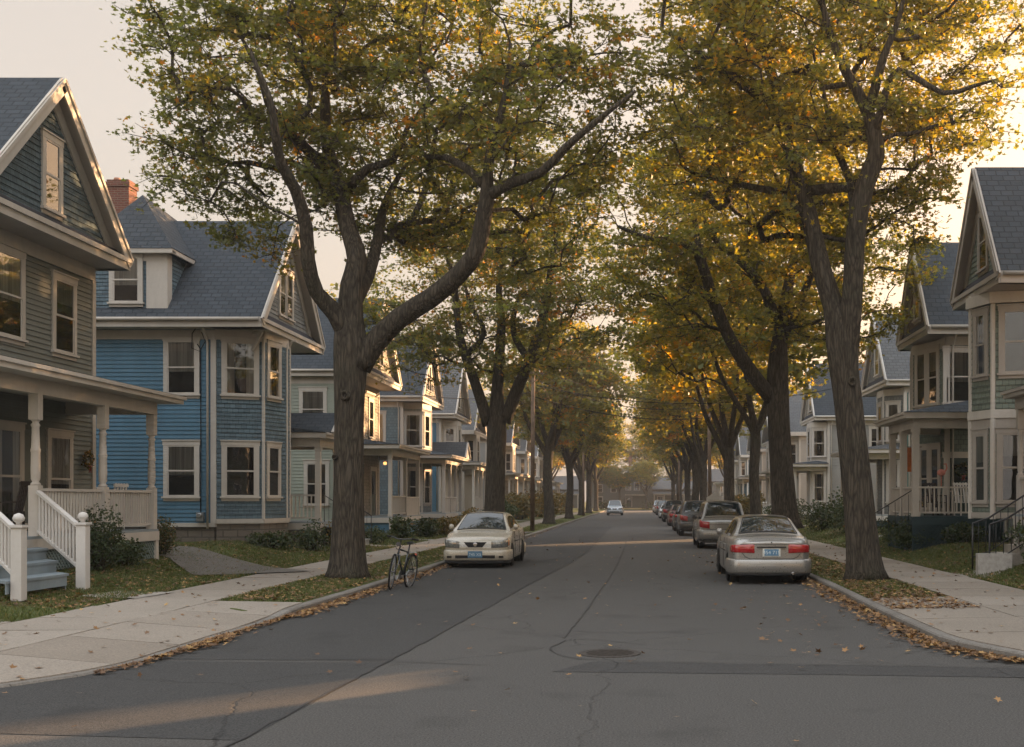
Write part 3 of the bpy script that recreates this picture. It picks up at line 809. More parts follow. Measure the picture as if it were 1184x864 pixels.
    if dormer:
        dx0, dx1, yf, yb, z0, z1, za, mat, dw = dormer   # hipped dormer on the near slope facing the camera
        d = MB(mir); clap(d, (dx0, yf), (dx1, yf), z0, z1, .115); clap(d, (dx1, yf), (dx1, yb), z0, z1, .115); clap(d, (dx0, yb), (dx0, yf), z0, z1, .115)
        do = d.build('dormer', mat, root)
        q = .28; cx = (dx0+dx1)/2
        hr = MB(mir); A = (dx0-q, yf-q, z1); Bq = (dx1+q, yf-q, z1); T = (cx, yf+(dx1-dx0)*.45, za); T2 = (cx, yb+1.2, za-.25); C1 = (dx1+q, yb+.6, z1+.02); C0 = (dx0-q, yb+.6, z1+.02)
        hr.face([A, Bq, T]); hr.face([Bq, C1, T2, T]); hr.face([T, T2, C0, A]); hr.build('dormer_roof', roofm, do)
        tt = MB(mir); tt.box(dx0-q+.02, dx1+q-.02, yf-q+.02, yf-q+.07, z1-.14, z1-.01); tt.box(dx1+q-.07, dx1+q-.02, yf-q+.07, yb, z1-.14, z1-.01); tt.box(dx0-q+.02, dx1+q-.02, yf-q+.07, yf+.02, z1-.12, z1-.06)
        tt.box(dx1-.02, dx1+.04, yf-.03, yf+.28, z0, z1-.12); tt.box(dx1-.60, dx1+.03, yf-.04, yf-.017, z0, z1-.12); tt.box(dx0-.01, dx1+.03, yf-.05, yf-.018, z1-.34, z1-.12); tt.box(dx0-.01, dx1+.03, yf-.06, yf-.018, z0-.02, z0+.1)
        tt.build('dormer_trim', trim, do)
        window(root, mir, (cx, yf-.03), (0, -1), dw[0], dw[1], dw[2], trim, lod, cur=1)
    if porch: make_porch(root, mir, trim, roofm, lod, **porch)
    if door:
        c, nn, dc = door; make_door(root, mir, c, nn, fz, trim, dc)
    return root
def make_door(root, mir, c, n, z0, trim, mat, w=.92, h=2.1):
    nx, ny = n; tx, ty = -ny, nx
    def B(mb, s0, s1, o0, o1, za, zb, mi=0):
        cx = c[0]+tx*(s0+s1)/2+nx*(o0+o1)/2; cy = c[1]+ty*(s0+s1)/2+ny*(o0+o1)/2
        mb.obox((cx, cy, (za+zb)/2), (tx*(s1-s0)/2, ty*(s1-s0)/2, 0), (nx*(o1-o0)/2, ny*(o1-o0)/2, 0), (0, 0, (zb-za)/2), mi)
    f = MB(mir); B(f, -w/2-.14, -w/2, 0, .06, z0, z0+h); B(f, w/2, w/2+.14, 0, .06, z0, z0+h); B(f, -w/2-.18, w/2+.18, 0, .07, z0+h, z0+h+.2); B(f, -w/2, w/2, 0, .08, z0-.02, z0+.03)
    f.build('door_frame', trim, root)
    d = MB(mir); B(d, -w/2+.01, w/2-.01, .018, .03, z0+.03, z0+h)
    for s0 in (-w/2+.1, .03):
        B(d, s0, s0+w/2-.14, .03, .04, z0+.2, z0+.85)
    do = d.build('door', mat, root)
    g = MB(mir); B(g, -w/2+.14, w/2-.14, .031, .036, z0+1.0, z0+1.9); g.build('door_pane', CARGLASS, do)
    k = MB(mir); k.lathe((c[0]+nx*.03+tx*(w/2-.09), c[1]+ny*.03+ty*(w/2-.09), z0+.98), [(.012, 0), (.03, .02), (.03, .05), (.012, .07)], 8); k.build('door_handle', CHROME, do)
def make_porch(root, mir, trim, roofm, lod, d, y0, y1, fz=1.05, bz=3.7, rz=4.5, base=.45, posts=(), fancy=True, rails=(), stairs=None, gable=None, skirt='lattice', x0=0.0, eave=.38, hip0=True, hip1=True, ceil=True, pw=.075, floorm=None, siderail=(True, True), railgap=.115, flat=None, half=None, bandm=None):
    """porch from the wall (lx=x0) out to lx=d, along y0..y1"""
    f = MB(mir); f.box(x0, d, y0, y1, fz-.05, fz); f.box(x0+.05, d-.03, y0+.03, y1-.03, fz-.28, fz-.052)
    f.build('porch_floor', floorm or PORCHGREY, root)
    sk = MB(mir)
    if skirt == 'lattice':
        for (a, b) in (((x0, y0+.05), (d-.06, y0+.05)), ((d-.06, y0+.05), (d-.06, y1-.05))):
            lattice(sk, a, b, base-.05, fz-.28, 0, .11 if lod < 2 else .25)
        sk.build('porch_lattice', LATT, root)
        bk = MB(mir); bk.box(x0+.3, d-.35, y0+.35, y1-.35, 0, fz-.3); bk.build('porch_shade_block', SHADE_BACK, root)  # dark block coloured as the shade behind the lattice
    else:
        sk.box(x0+.04, d-.05, y0+.05, y1-.05, -.1, fz-.281); sk.build('porch_skirt', skirt, root)
    tp = MB(mir)   # skirt posts and band
    for yy in (y0+.06, y1-.06): tp.box(d-.14, d+.0, yy-.07, yy+.07, -.1, fz-.05)
    tp.box(d-.02, d+.02, y0, y1, fz-.26, fz-.051); tp.box(x0, d-.021, y0-.02, y0+.02, fz-.26, fz-.051)
    tp.build('porch_band', bandm or trim, root); tp = MB(mir)
    # beam
    tp.box(d-.20, d-.02, y0+.02, y1-.02, bz, bz+.28); tp.box(x0, d-.201, y0+.02, y0+.18, bz, bz+.28); tp.box(x0, d-.201, y1-.18, y1-.02, bz, bz+.28)
    # eave boards
    zt = bz+.28; e = eave
    tp.box(x0, d+e-.05, y0-e+.05, y1+e-.05, zt+.001, zt+.05)
    tp.box(d+e-.05, d+e, y0-e, y1+e, zt, zt+.17); tp.box(x0, d+e-.051, y0-e, y0-e+.05, zt, zt+.17); tp.box(x0, d+e-.051, y1+e-.05, y1+e, zt, zt+.17)
    tp.box(d+e+.001, d+e+.05, y0-e-.05, y1+e+.05, zt+.10, zt+.175)
    tp.build('porch_beam', trim, root)
    rf = MB(mir); ze = zt+.18; A = (d+e+.05, y0-e-.05, ze); B_ = (d+e+.05, y1+e+.05, ze)
    hx = min(1.0, d-x0); ia = y0-e-.05+(hx if hip0 else 0); ib = y1+e+.05-(hx if hip1 else 0)
    T0 = (x0, ia, rz); T1 = (x0, ib, rz)
    rf.face([A, B_, T1, T0])
    C0 = (x0, y0-e-.05, ze); C1 = (x0, y1+e+.05, ze)
    rf.face([C0, A, T0]); rf.face([B_, C1, T1])
    rf.face([C0, (x0, y1+e, ze), B_, A][::-1])
    pr = rf.build('porch_roof', roofm, root)
    if gable:
        gy, gw, gh = gable; g = MB(mir); X = d+e+.06
        g.solid([(X, gy-gw, ze-.0), (X, gy+gw, ze-.0), (X, gy, ze+gh)], (-.04, 0, 0)); g.build('pediment', trim, pr)
        g = MB(mir)
        g.bar((X+.03, gy-gw-.05, ze+.0), (X+.03, gy, ze+gh+.06), .10, .09); g.bar((X+.03, gy+gw+.05, ze+.0), (X+.03, gy, ze+gh+.06), .10, .09)
        g.build('pediment_trim', trim, pr)
        g = MB(mir); g.face([(X+.05, gy-gw-.08, ze+.02), (X+.05, gy, ze+gh+.12), (x0+.2, gy, ze+gh+.12), (x0+.6, gy-gw-.08, ze+.02)][::-1]); g.face([(X+.05, gy+gw+.08, ze+.02), (X+.05, gy, ze+gh+.12), (x0+.2, gy, ze+gh+.12), (x0+.6, gy+gw+.08, ze+.02)]); g.build('pediment_roof', roofm, pr)
    for yy in posts:
        p = MB(mir)
        if isinstance(yy, tuple): turned_post(p, yy[0], yy[1], fz, bz, fancy, pw)
        else: turned_post(p, d-.11, yy, fz, bz, fancy, pw)
        p.build('porch_post', trim, root)
    for (a, b) in rails:
        rl = MB(mir)
        ax, ay = a if isinstance(a, tuple) else (d-.11, a); bx_, by = b if isinstance(b, tuple) else (d-.11, b)
        rail(rl, (ax, ay), (bx_, by), fz, fz+.9, railgap if lod < 2 else .16)
        rl.build('porch_railing', trim, root)
    if half:
        for (a, b) in half:
            hb = MB(mir); hb.box(d-.15, d-.07, a+.08, b-.08, fz, fz+.8); hb.box(d-.18, d-.04, a+.07, b-.07, fz+.8, fz+.86)
            n = int((b-a)/.18)
            for k in range(n): yy = a+.12+(b-a-.24)*k/max(1, n-1); hb.box(d-.075, d-.06, yy-.012, yy+.012, fz+.03, fz+.79)
            hb.build('porch_parapet', trim, root)
    if stairs:
        sy0, sy1, run, railed = stairs; n = max(2, round((fz-base)/.18)); st = MB(mir); rise = (fz-base)/n; tr = run/n
        for k in range(n):
            zt_ = fz-(k+1)*rise
            st.box(d+k*tr-.02 if False else d+k*tr+.0, d+(k+1)*tr+.03, sy0, sy1, zt_-.04+.0, zt_)
            st.box(d+k*tr, d+k*tr+.025, sy0+.02, sy1-.02, zt_+.0+.001, zt_+rise-.041)
            st.box(d+(k+1)*tr-.03, d+(k+1)*tr-.002, sy0+.02, sy1-.02, base-.2, zt_-.041)
        st.build('stairs', PORCHGREY, root)
        if railed:
            for yy in (sy0-.03, sy1+.03):
                rl = MB(mir); rail(rl, (d-.05, yy), (d+run+.12, yy), fz, fz+.88, .13, ends=.07, dz0=0, dz1=-(fz-base)+.02)
                rl.build('stair_railing', trim, root)
                nw = MB(mir); x = d+run+.14; nw.box(x-.075, x+.075, yy-.075, yy+.075, base-.15, base+1.0); nw.box(x-.095, x+.095, yy-.095, yy+.095, base+1.0, base+1.04)
                nw.lathe((x, yy, base+1.04), [(.04, 0), (.035, .03), (.075, .07), (.085, .11), (.06, .16), (.01, .18)], 12); nw.build('newel_post', trim, root)
PORCHGREY = paint('grey_porch_floor_paint', (.22, .25, .26), .6, .35)
LATT = paint('weathered_green_lattice', (.16, .20, .19), .7, .4)
# ------------------------------------------------------------------ the houses
SAGE = paint('sage_grey_clapboard', (.138, .150, .132), .65, .35)
TEALSH = shingle_wall('teal_cedar_shingles', (.085, .122, .140))
BLUE = paint('bright_blue_clapboard', (.068, .155, .225), .6, .4)
BLUESH = shingle_wall('dusty_blue_shingles', (.115, .165, .195))
GREYSH = shingle_wall('grey_blue_shingles', (.21, .22, .215))
MINT = paint('pale_mint_clapboard', (.26, .285, .235), .65, .3)
WARMGREY = shingle_wall('warm_grey_shingles', (.30, .28, .24))
DOORRED = plain('varnished_brown_door', (.16, .055, .025), .4, .4, nz=.3)
DOORGREEN = plain('dark_green_door', (.03, .05, .045), .4, .4, nz=.3)
DOORWHITE = plain('white_panel_door', (.5, .5, .48), .5, .3)
GREENGREY = shingle_wall('green_grey_shingles', (.175, .215, .185))
GREENCLAP = paint('green_grey_clapboard', (.19, .22, .185), .65, .35)
TEAL = paint('teal_clapboard', (.10, .24, .23), .6, .3)
CREAMW = paint('cream_clapboard', (.42, .37, .30), .65, .3)
GREYW = paint('grey_clapboard', (.27, .27, .26), .65, .3)
BROWNW = shingle_wall('brown_shingles', (.16, .12, .09))
WHITEW = paint('off_white_clapboard', (.38, .36, .33), .6, .3)

# nearest left house
H1 = house('wooden_house', 'sage grey clapboard house with teal shingled gable and long cream porch, nearest on the left', -1,
  X0=-13.3, Yc=24.5, W=5.9, D=12, E=7.75, Pk=11.0, of=.75, wallm=SAGE, gablem=TEALSH, sidem=SAGE, trim=TRIM_CREAM, roofm=SLATE_BLUE,
  gcur=9, gwin=(1, .62, 1.5, 8.1), pent=.2, ovh=.3, gx=.5,
  wins=[((0, -.78), (1, 0), 5.25, .95, 1.75, 1), ((0, 1.5), (1, 0), 5.2, .85, 1.65, 2),
        ((0, -.85), (1, 0), 1.3, 1.0, 2.0, 3), ((0, 1.3), (1, 0), 1.3, .9, 1.95, 1)],
  porch=dict(d=2.1, y0=-5.6, y1=1.75, fz=1.12, bz=3.78, rz=4.72, base=.5, posts=(-3.4, -.75, 1.63), rails=((-3.4, -.75), (-.75, 1.63), ((0, 1.63), (2.0, 1.63))),
             eave=.42, hip0=False, hip1=True, pw=.09), gut=False,
  door=((0, -2.3), (1, 0), DOORGREEN), fascia=.4)
# its front stairs come down towards the walk (own proportions)
def stairs_down(root, mir, d, sy0, sy1, fz, zb, n, tr, trim, tread, closed=True, newel=1.05, solid_mat=None):
    rise = (fz-zb)/n
    st = MB(mir)
    for k in range(n):
        z = fz-(k+1)*rise+rise
        if k > 0: st.box(d+(k-1)*tr, d+k*tr+.03, sy0, sy1, z-.045, z)
        st.box(d+k*tr-.012, d+k*tr+.012 if k else d+.02, sy0+.03, sy1-.03, z-rise, z-.046)
    # closed side stringers
    for yy in (sy0+.02, sy1-.05):
        P = [(d, yy, zb-.25), (d, yy, fz-.06)]
        for k in range(1, n): P += [(d+(k-1)*tr, yy, fz-k*rise-.047), (d+k*tr-.014, yy, fz-k*rise-.047)]
        P += [(d+(n-1)*tr-.014, yy, zb-.25)]
        st.solid(P, (0, .03, 0))
    return st.build('stairs', tread, root)
STEPGREY = paint('grey_blue_step_paint', (.20, .24, .26), .6, .5)
st = MB(1)
for k in range(4):
    f0 = max(0, k-1)/2.4; f1 = k/2.4; z = 1.12-k*.2
    ya0, ya1 = -5.5-1.1*f0, -3.55-1.1*f0; yb0, yb1 = -5.5-1.1*f1, -3.55-1.1*f1
    xa, xb = 2.1+max(0, k-1)*.42, 2.1+k*.42
    if k: st.solid([(xa-.01, ya0, z-.045), (xb+.03, yb0, z-.045), (xb+.03, yb1, z-.045), (xa-.01, ya1, z-.045)], (0, 0, .045))
    st.solid([(xb-.01, yb0+.04, z-.21), (xb+.012, yb0+.04, z-.21), (xb+.012, yb1-.04, z-.21), (xb-.01, yb1-.04, z-.21)], (0, 0, .164))
    if k: st.solid([(xa+.02, ya1-.05, .1), (xb-.012, yb1-.05, .1), (xb-.012, yb1-.05, z-.046), (xa+.02, ya1-.05, z-.046)], (0, .03, 0))
st.build('stairs', STEPGREY, H1)
for ya, yy in ((-5.5, -6.68), (-3.47, -4.62)):
    rl = MB(1); rail(rl, (2.05, ya), (3.44, yy), 1.10, 1.98, .14, ends=.06, dz0=0, dz1=-.62); rl.build('stair_railing', TRIM_WHITE, H1)
    nw = MB(1); x = 3.48; nw.box(x-.085, x+.085, yy-.085, yy+.085, .2, 1.36); nw.box(x-.11, x+.11, yy-.11, yy+.11, 1.36, 1.40)
    nw.lathe((x, yy, 1.40), [(.045, 0), (.035, .03), (.08, .07), (.09, .11), (.065, .165), (.01, .19)], 14); nw.build('newel_post', TRIM_WHITE, H1)

# the blue house
bay2 = [(0, -2.7), (1.28, -2.15), (1.55, -.75), (1.5, -.3), (0, -.1)]
H2 = house('wooden_house', 'bright blue clapboard house with hipped dormer, brick chimney and corner bay', -1,
  X0=-12.8, Yc=36.7, W=5.4, D=14, E=7.25, Pk=10.9, of=1.6, wallm=GREYSH, gablem=GREYSH, sidem=BLUE, trim=TRIM_CREAM, roofm=SLATE_BLUE, expo=.125,
  gwin=(2, .55, 1.45, 7.75), pent=.3, ovh=.55, gx=1.28, base=.68, chimney=(-4.1, .1, 12.2, .72),
  dormer=(-3.75, -1.35, -2.95, 1.0, 7.3, 9.3, 11.25, BLUESH, (7.72, .78, 1.35)),
  bays=[(bay2, 1.1, 6.95, BLUESH, [(0, .52, 1.9, .86, 1.55), (0, .52, 5.0, .86, 1.6), (1, .4, 1.9, .62, 1.55), (1, .42, 5.0, .62, 1.6)])],
  wins=[((-1.0, -2.7), (0, -1), 1.9, .86, 1.55, 1), ((-1.0, -2.7), (0, -1), 5.0, .86, 1.6, 1), ((-6.8, -2.7), (0, -1), 5.0, .86, 1.6, 2), ((0, 1.2), (1, 0), 5.0, .7, 1.6, 1), ((-6.8, -2.7), (0, -1), 1.9, .86, 1.55, 2)],
  porch=dict(d=2.35, y0=.25, y1=2.75, fz=1.08, bz=3.55, rz=4.35, base=.45, posts=(.4, 2.6), rails=(((1.2, .4), (2.3, .4)), ), eave=.25, fancy=False, gable=(1.5, .95, .62), skirt=STONE, hip0=False, hip1=False,
             stairs=(.6, 2.4, 1.1, False), pw=.085),
  door=((0, 1.35), (1, 0), DOORRED), fascia=.4)
# iron handrails, meter and service cable of the blue house
m = MB(); 
for yy in (.55, 2.45):
    m.tube([(2.4, yy, 1.08), (2.4, yy, 1.95), (3.5, yy, 1.25), (3.5, yy, .4)], .018, 6, smooth=False)
    for k in range(5): x = 2.55+k*.2; m.tube([(x, yy, 1.0-.55*(x-2.4)), (x, yy, 1.95-.64*(x-2.4))], .009, 5)
m.build('handrail', IRON, H2)
m = MB(); m.box(-.52, -.30, -2.84, -2.725, 1.15, 1.42); m.lathe((-.41, -2.84, 1.33), [(.08, -.001), (.08, -.06), (.06, -.08)], 14, axis='y'); m.build('electric_meter', STEEL, H2)
m = MB(); m.tube([(-.41, -2.76, 1.42), (-.41, -2.75, 4.0), (-.42, -2.75, 6.35), (-.5, -2.8, 6.5)], .016, 6); m.tube([(-.35, -2.85, 6.85), (-.2, -2.95, 6.55), (-.35, -3.0, 6.25), (-.6, -2.95, 6.35), (-.62, -2.88, 6.8), (-.5, -2.85, 7.0)], .014, 6)
m.build('service_cable', RUBBER, H2)
m = MB(); m.box(-3.1, -2.2, -2.68, -2.62, .45, .85); m.build('cellar_window', CARGLASS, H2)
m = MB()
for k, (cx, cy) in enumerate([(1.02, -2.35), (1.3, -.4), (.15, 2.5)]):
    m.bar((cx, cy, 6.35), (cx+.32, cy-.12 if k == 0 else cy, 6.93), .07, .09); m.bar((cx, cy, 6.9), (cx+.45, cy-.15 if k == 0 else cy, 6.92), .06, .06)
m.build('eave_bracket', TRIM_CREAM, H2)
m = MB()
for (ax, ay, bx_, by) in ((2.24, .4, 2.24, 2.6),):
    for s_ in (1, -1):
        pts = []
        for k in range(9):
            a = k/8*math.pi/2; cy = ay+.12+.5*(1-math.sin(a)) if s_ > 0 else by-.12-.5*(1-math.sin(a))
            pts.append((ax, cy, 3.55-.5*(1-math.cos(a))))
        m.tube(pts, .022, 6)
m.build('arched_bracket', TRIM_CREAM, H2)

# third left house
house('wooden_house', 'pale mint clapboard house with sunlit gable half hidden behind the big left trunk', -1,
  X0=-12.5, Yc=51.0, W=6.2, D=13, E=7.35, Pk=10.95, of=1.0, wallm=WARMGREY, gablem=WARMGREY, sidem=MINT, trim=TRIM_CREAM, roofm=SLATE_BLUE, lod=1,
  gwin=(2, .55, 1.4, 7.9), gx=.75, pent=.3, expo=.14, chimney=(-6, .2, 12.0, .7),
  wins=[((-1.35, -3.1), (0, -1), 4.85, .95, 1.6, 1), ((-1.2, -3.1), (0, -1), 1.6, .85, 1.75, 2), ((-6, -3.1), (0, -1), 4.85, .9, 1.6), ((0, -1.7), (1, 0), 4.7, .75, 1.7), ((0, -.4), (1, 0), 4.7, .75, 1.7), ((0, 1.5), (1, 0), 4.7, .8, 1.7), ((0, -1.8), (1, 0), 1.5, .8, 1.8), ((0, -.6), (1, 0), 1.5, .8, 1.8)],
  dormer=(-4.6, -2.7, -2.4, .8, 7.7, 9.1, 10.3, MINT, (7.95, .8, 1.0)),
  porch=dict(d=2.0, y0=-3.0, y1=3.3, fz=1.08, bz=3.7, rz=4.5, posts=(-2.9, .2, 3.1), rails=((-2.9, .2),), half=((.2, 3.1),), skirt=BLUE, fancy=False), door=((0, 1.9), (1, 0), DOORGREEN))
house('wooden_house', 'dusty blue shingled house with a shingled porch roof and small pediment beyond the mint house', -1,
  X0=-12.6, Yc=63.0, W=5.8, D=13, E=7.35, Pk=11.0, of=1.1, wallm=GREYSH, gablem=WARMGREY, sidem=BLUESH, trim=TRIM_GREY, roofm=SLATE_BLUE, lod=1, expo=.16,
  gwin=(2, .5, 1.4, 7.9), gx=.85, pent=.3, bays=[([(0, -2.6), (.9, -2.2), (1.1, -.6), (0, -.2)], 1.0, 7.0, GREYSH, [(0, .5, 4.7, .8, 1.7), (1, .5, 4.7, .8, 1.7), (0, .5, 1.6, .7, 1.8), (1, .5, 1.6, .9, 1.8)])],
  wins=[((-1.4, -2.9), (0, -1), 4.8, .8, 1.6), ((0, 1.4), (1, 0), 4.7, .8, 1.7), ((0, 1.4), (1, 0), 1.5, .9, 1.8)],
  porch=dict(d=2.3, y0=-2.9, y1=3.0, fz=1.1, bz=3.75, rz=4.7, posts=(-2.8, -.9, 1.0, 2.85), half=((-2.8, -.9), (-.9, 1.0)), rails=(), fancy=False, skirt=STONE, gable=(1.9, .8, .8), stairs=(1.2, 2.7, 1.0, False)), door=((0, 2.2), (1, 0), DOORRED))
house('wooden_house', 'deep blue sided house with a sunlit shingled front, fifth from the left edge', -1,
  X0=-12.6, Yc=74.5, W=5.8, D=12, E=7.3, Pk=10.9, of=1.0, wallm=CREAMW, gablem=WARMGREY, sidem=BLUE, trim=TRIM_CREAM, roofm=SLATE_GREY, lod=2, expo=.2,
  gwin=(1, .8, 1.4, 7.9), gx=.7, pent=.3, bays=[([(0, -2.4), (.9, -1.9), (.9, -.3), (0, .2)], 1.0, 6.9, CREAMW, [(1, .5, 4.7, .8, 1.7), (0, .5, 4.7, .6, 1.7), (1, .5, 1.6, .9, 1.8)])],
  wins=[((0, 1.6), (1, 0), 4.7, .8, 1.7), ((0, 1.3), (1, 0), 1.5, .9, 1.8), ((-1.5, -2.9), (0, -1), 4.8, .8, 1.6)],
  porch=dict(d=2.2, y0=-2.9, y1=2.9, fz=1.1, bz=3.75, rz=4.5, posts=(-2.8, -.9, 1.0, 2.8), rails=((-2.8, -.9), (-.9, 1.0)), fancy=False, skirt=STONE, stairs=(1.2, 2.6, 1.0, False)), door=((0, 2.1), (1, 0), DOORRED))
specs = [
 (-1, 85.5, 'small cream clapboard house with a flat fronted porch beyond the deep blue house', CREAMW, CREAMW, SLATE_GREY, 6.9, 10.2, TRIM_CREAM),
 (-1, 98.0, 'grey clapboard house with sunlit windows, seen left of the wooden pole', GREYW, GREYW, SLATE_GREY, 7.2, 10.8, TRIM_CREAM),
 (-1, 110.0, 'brown shingled house glowing in the sun right of the wooden pole', WARMGREY, GREYW, SLATE_DARK, 7.2, 10.8, TRIM_CREAM),
 (-1, 123.0, 'off white house far down the left side behind yellowing shrubs', WHITEW, CREAMW, SLATE_GREY, 7.0, 10.4, TRIM_WHITE),
 (-1, 137.0, 'mint house far down the left side near the end of the row', MINT, MINT, SLATE_GREY, 7.0, 10.4, TRIM_WHITE),
 (-1, 152.0, 'last brown house of the left row before the crossing', WARMGREY, BROWNW, SLATE_DARK, 7.0, 10.4, TRIM_CREAM),
 (1, 91.0, 'off white clapboard house with a double porch behind the right hand trunks', WHITEW, WHITEW, SLATE_GREY, 7.1, 10.6, TRIM_WHITE),
 (1, 104.0, 'cream house with brown front seen between two thin right trunks', CREAMW, CREAMW, SLATE_GREY, 7.1, 10.6, TRIM_WHITE),
 (1, 118.0, 'grey house far down the right side behind the white sign', GREYW, WHITEW, SLATE_GREY, 7.0, 10.4, TRIM_WHITE),
 (1, 133.0, 'pale blue house far down the right side', BLUESH, BLUESH, SLATE_GREY, 7.0, 10.4, TRIM_WHITE),
 (1, 150.0, 'last off white house of the right row before the crossing', WHITEW, GREYW, SLATE_DARK, 7.0, 10.4, TRIM_WHITE),
]
for k, (sd, yc, lab, wm, sm, rm, E_, P_, tr_) in enumerate(specs):
    w = 6.0+.4*(k % 3); h_ = w/2
    house('wooden_house', lab, sd, X0=sd*(12.8 if sd < 0 else 12.6), Yc=yc, W=w, D=11, E=E_, Pk=P_, of=.8, wallm=wm, gablem=sm, sidem=sm, trim=tr_, roofm=rm, lod=3, expo=.3, gwin=(1+k % 2, .7, 1.4, E_+.55), gx=.25, gut=False,
      bays=[([(0, -h_+.3), (.8, -h_+.7), (.8, -.6), (0, -.2)], 1.0, E_-.3, wm, [(1, .5, 4.6, .8, 1.6), (0, .5, 4.6, .5, 1.6), (1, .5, 1.6, .8, 1.8)])],
      wins=[((0, 1.4), (1, 0), 4.6, .8, 1.6), ((0, .9), (1, 0), 1.5, .8, 1.8), ((-1.6, -h_), (0, -1), 4.6, .8, 1.6), ((-1.6, -h_), (0, -1), 1.6, .8, 1.6), ((-4.6, -h_), (0, -1), 4.6, .8, 1.6)],
      porch=dict(d=2.0, y0=-h_+.1, y1=h_-.1, bz=3.65, rz=4.4, posts=(-h_+.25, 0, h_-.25), rails=((-h_+.25, 0),), fancy=False, skirt=STONE), door=((0, 2.2), (1, 0), DOORRED))

# ---- right side
bayA = [(0, -1.15), (1.22, -.8), (1.52, .1), (1.1, 1.0), (0, 1.2)]
HA = house('wooden_house', 'green grey shingled house with a white trimmed two-storey bay, nearest on the right', 1,
  X0=10.35, Yc=29.75, W=3.7, D=4.0, E=7.45, Pk=10.6, of=1.45, wallm=GREENGREY, gablem=GREENGREY, sidem=GREENGREY, trim=TRIM_GREY, roofm=SLATE_BLUE, expo=.15,
  gwin=(1, .62, 1.45, 7.9), pent=.3, ovh=.2, gx=1.2,
  bays=[(bayA, 1.35, 3.95, GREENGREY, [(0, .58, 1.75, .66, 1.75), (1, .52, 1.75, .42, 1.75)]), (bayA, 4.0, 7.25, GREENGREY, [(0, .54, 5.05, .66, 1.6), (1, .5, 5.05, .42, 1.6)])],
  wins=[], porch=dict(d=1.15, y0=-4.7, y1=-2.2, fz=1.45, bz=4.0, rz=4.6, base=.5, posts=(-4.55, -2.35), rails=((-4.55, -2.35),), fancy=True, stairs=None, eave=.2), corner=True)
# white pilasters on its bay corners
m = MB(-1)
for i in (1, 2):
    x, y = bayA[i]; m.tube([(x, y, 1.3), (x, y, 4.05)], .075, 8, smooth=False); m.tube([(x, y, 4.05), (x, y, 7.2)], .065, 8, smooth=False)
m.build('bay_pilaster', TRIM_WHITE, HA)
m = MB(-1); P = [(x*1.09, y*1.1) for x, y in bayA]; m.prism(P, 6.85, 7.14); m.build('bay_cornice', TRIM_WHITE, HA)
m = MB(-1); P = [(x*1.06, y*1.06) for x, y in bayA]; m.prism(P, 3.9, 4.12); m.build('bay_cornice', TRIM_WHITE, HA)

polyB = [(0, -1.65), (.62, .2), (.5, .9), (0, 1.1)]
HB = house('wooden_house', 'olive grey shingled house with a corner porch and a wreath on its door', 1,
  X0=9.95, Yc=38.0, W=3.3, D=13, E=7.4, Pk=10.5, of=.68, wallm=GREENGREY, gablem=BROWNW, sidem=GREENGREY, trim=TRIM_CREAM, roofm=SLATE_BLUE, expo=.15,
  gwin=(1, .62, 1.4, 7.9), pent=.3, ovh=.45, gx=.5,
  bays=[(polyB, 1.4, 7.0, GREENGREY, [(0, .36, 4.95, .5, 1.75), (0, .72, 4.95, .5, 1.75), (0, .3, 1.5, .42, 2.0), (0, .62, 1.5, .42, 2.0)])],
  wins=[((-.42, -1.65), (0, -1), 4.95, .82, 1.65, 1), ((-3.6, -1.65), (0, -1), 4.95, .82, 1.65, 2)],
  porch=dict(d=1.78, y0=-4.55, y1=-1.2, fz=1.3, bz=3.93, rz=5.1, base=.5, posts=(-4.42, -2.9, -1.4), rails=((-4.42, -2.9), (-2.9, -1.4), ((-1.6, -4.42), (1.67, -4.42))), x0=-1.7,
             eave=.34, fancy=False, hip0=True, hip1=False, floorm=DARKLAT, skirt=DARKLAT, bandm=DARKLAT, pw=.095, railgap=.13),
  door=((-.52, -1.65), (0, -1), DOORGREEN))
m = MB(-1); lattice(m, (-1.6, -4.56), (1.7, -4.56), .3, 1.02, 0, .13); m.build('porch_lattice', DARKLAT, HB)
m = MB(-1)
m.tube([(1.7, -4.3, 1.3), (1.72, -4.3, 2.1), (3.1, -4.3, 1.25), (3.1, -4.3, .4)], .018, 6, smooth=False)
for k in range(6): x = 1.85+k*.2; m.tube([(x, -4.3, 1.25-.5*(x-1.7)), (x, -4.3, 2.05-.6*(x-1.7))], .009, 5)
m.build('handrail', IRON, HB)

house('wooden_house', 'teal sided house with grey shingled gable seen just right of the big right trunk', 1,
  X0=12.4, Yc=55.0, W=5.2, D=12, E=7.4, Pk=10.9, of=.9, wallm=GREENGREY, gablem=GREYSH, sidem=TEAL, trim=TRIM_WHITE, roofm=SLATE_GREY, lod=1, expo=.16,
  gwin=(1, .8, 1.4, 7.9), gx=.7, pent=.3, bays=[([(0, -2.5), (.8, -1.8), (.8, -.5), (0, 0)], 1.0, 7.0, GREYSH, [(0, .5, 4.6, .55, 1.7), (1, .5, 4.6, .7, 1.7), (0, .5, 1.7, .5, 1.8)])],
  wins=[((0, 1.4), (1, 0), 4.6, .7, 1.7), ((-3.2, -2.6), (0, -1), 4.7, .9, 1.7), ((0, 1.2), (1, 0), 1.5, .8, 1.8)],
  porch=dict(d=2.1, y0=-2.4, y1=2.5, fz=1.1, bz=3.7, rz=4.5, posts=(-2.3, 0, 2.4), rails=((-2.3, 0),), fancy=False, skirt=DARKLAT), door=((0, 2.0), (1, 0), DOORRED))
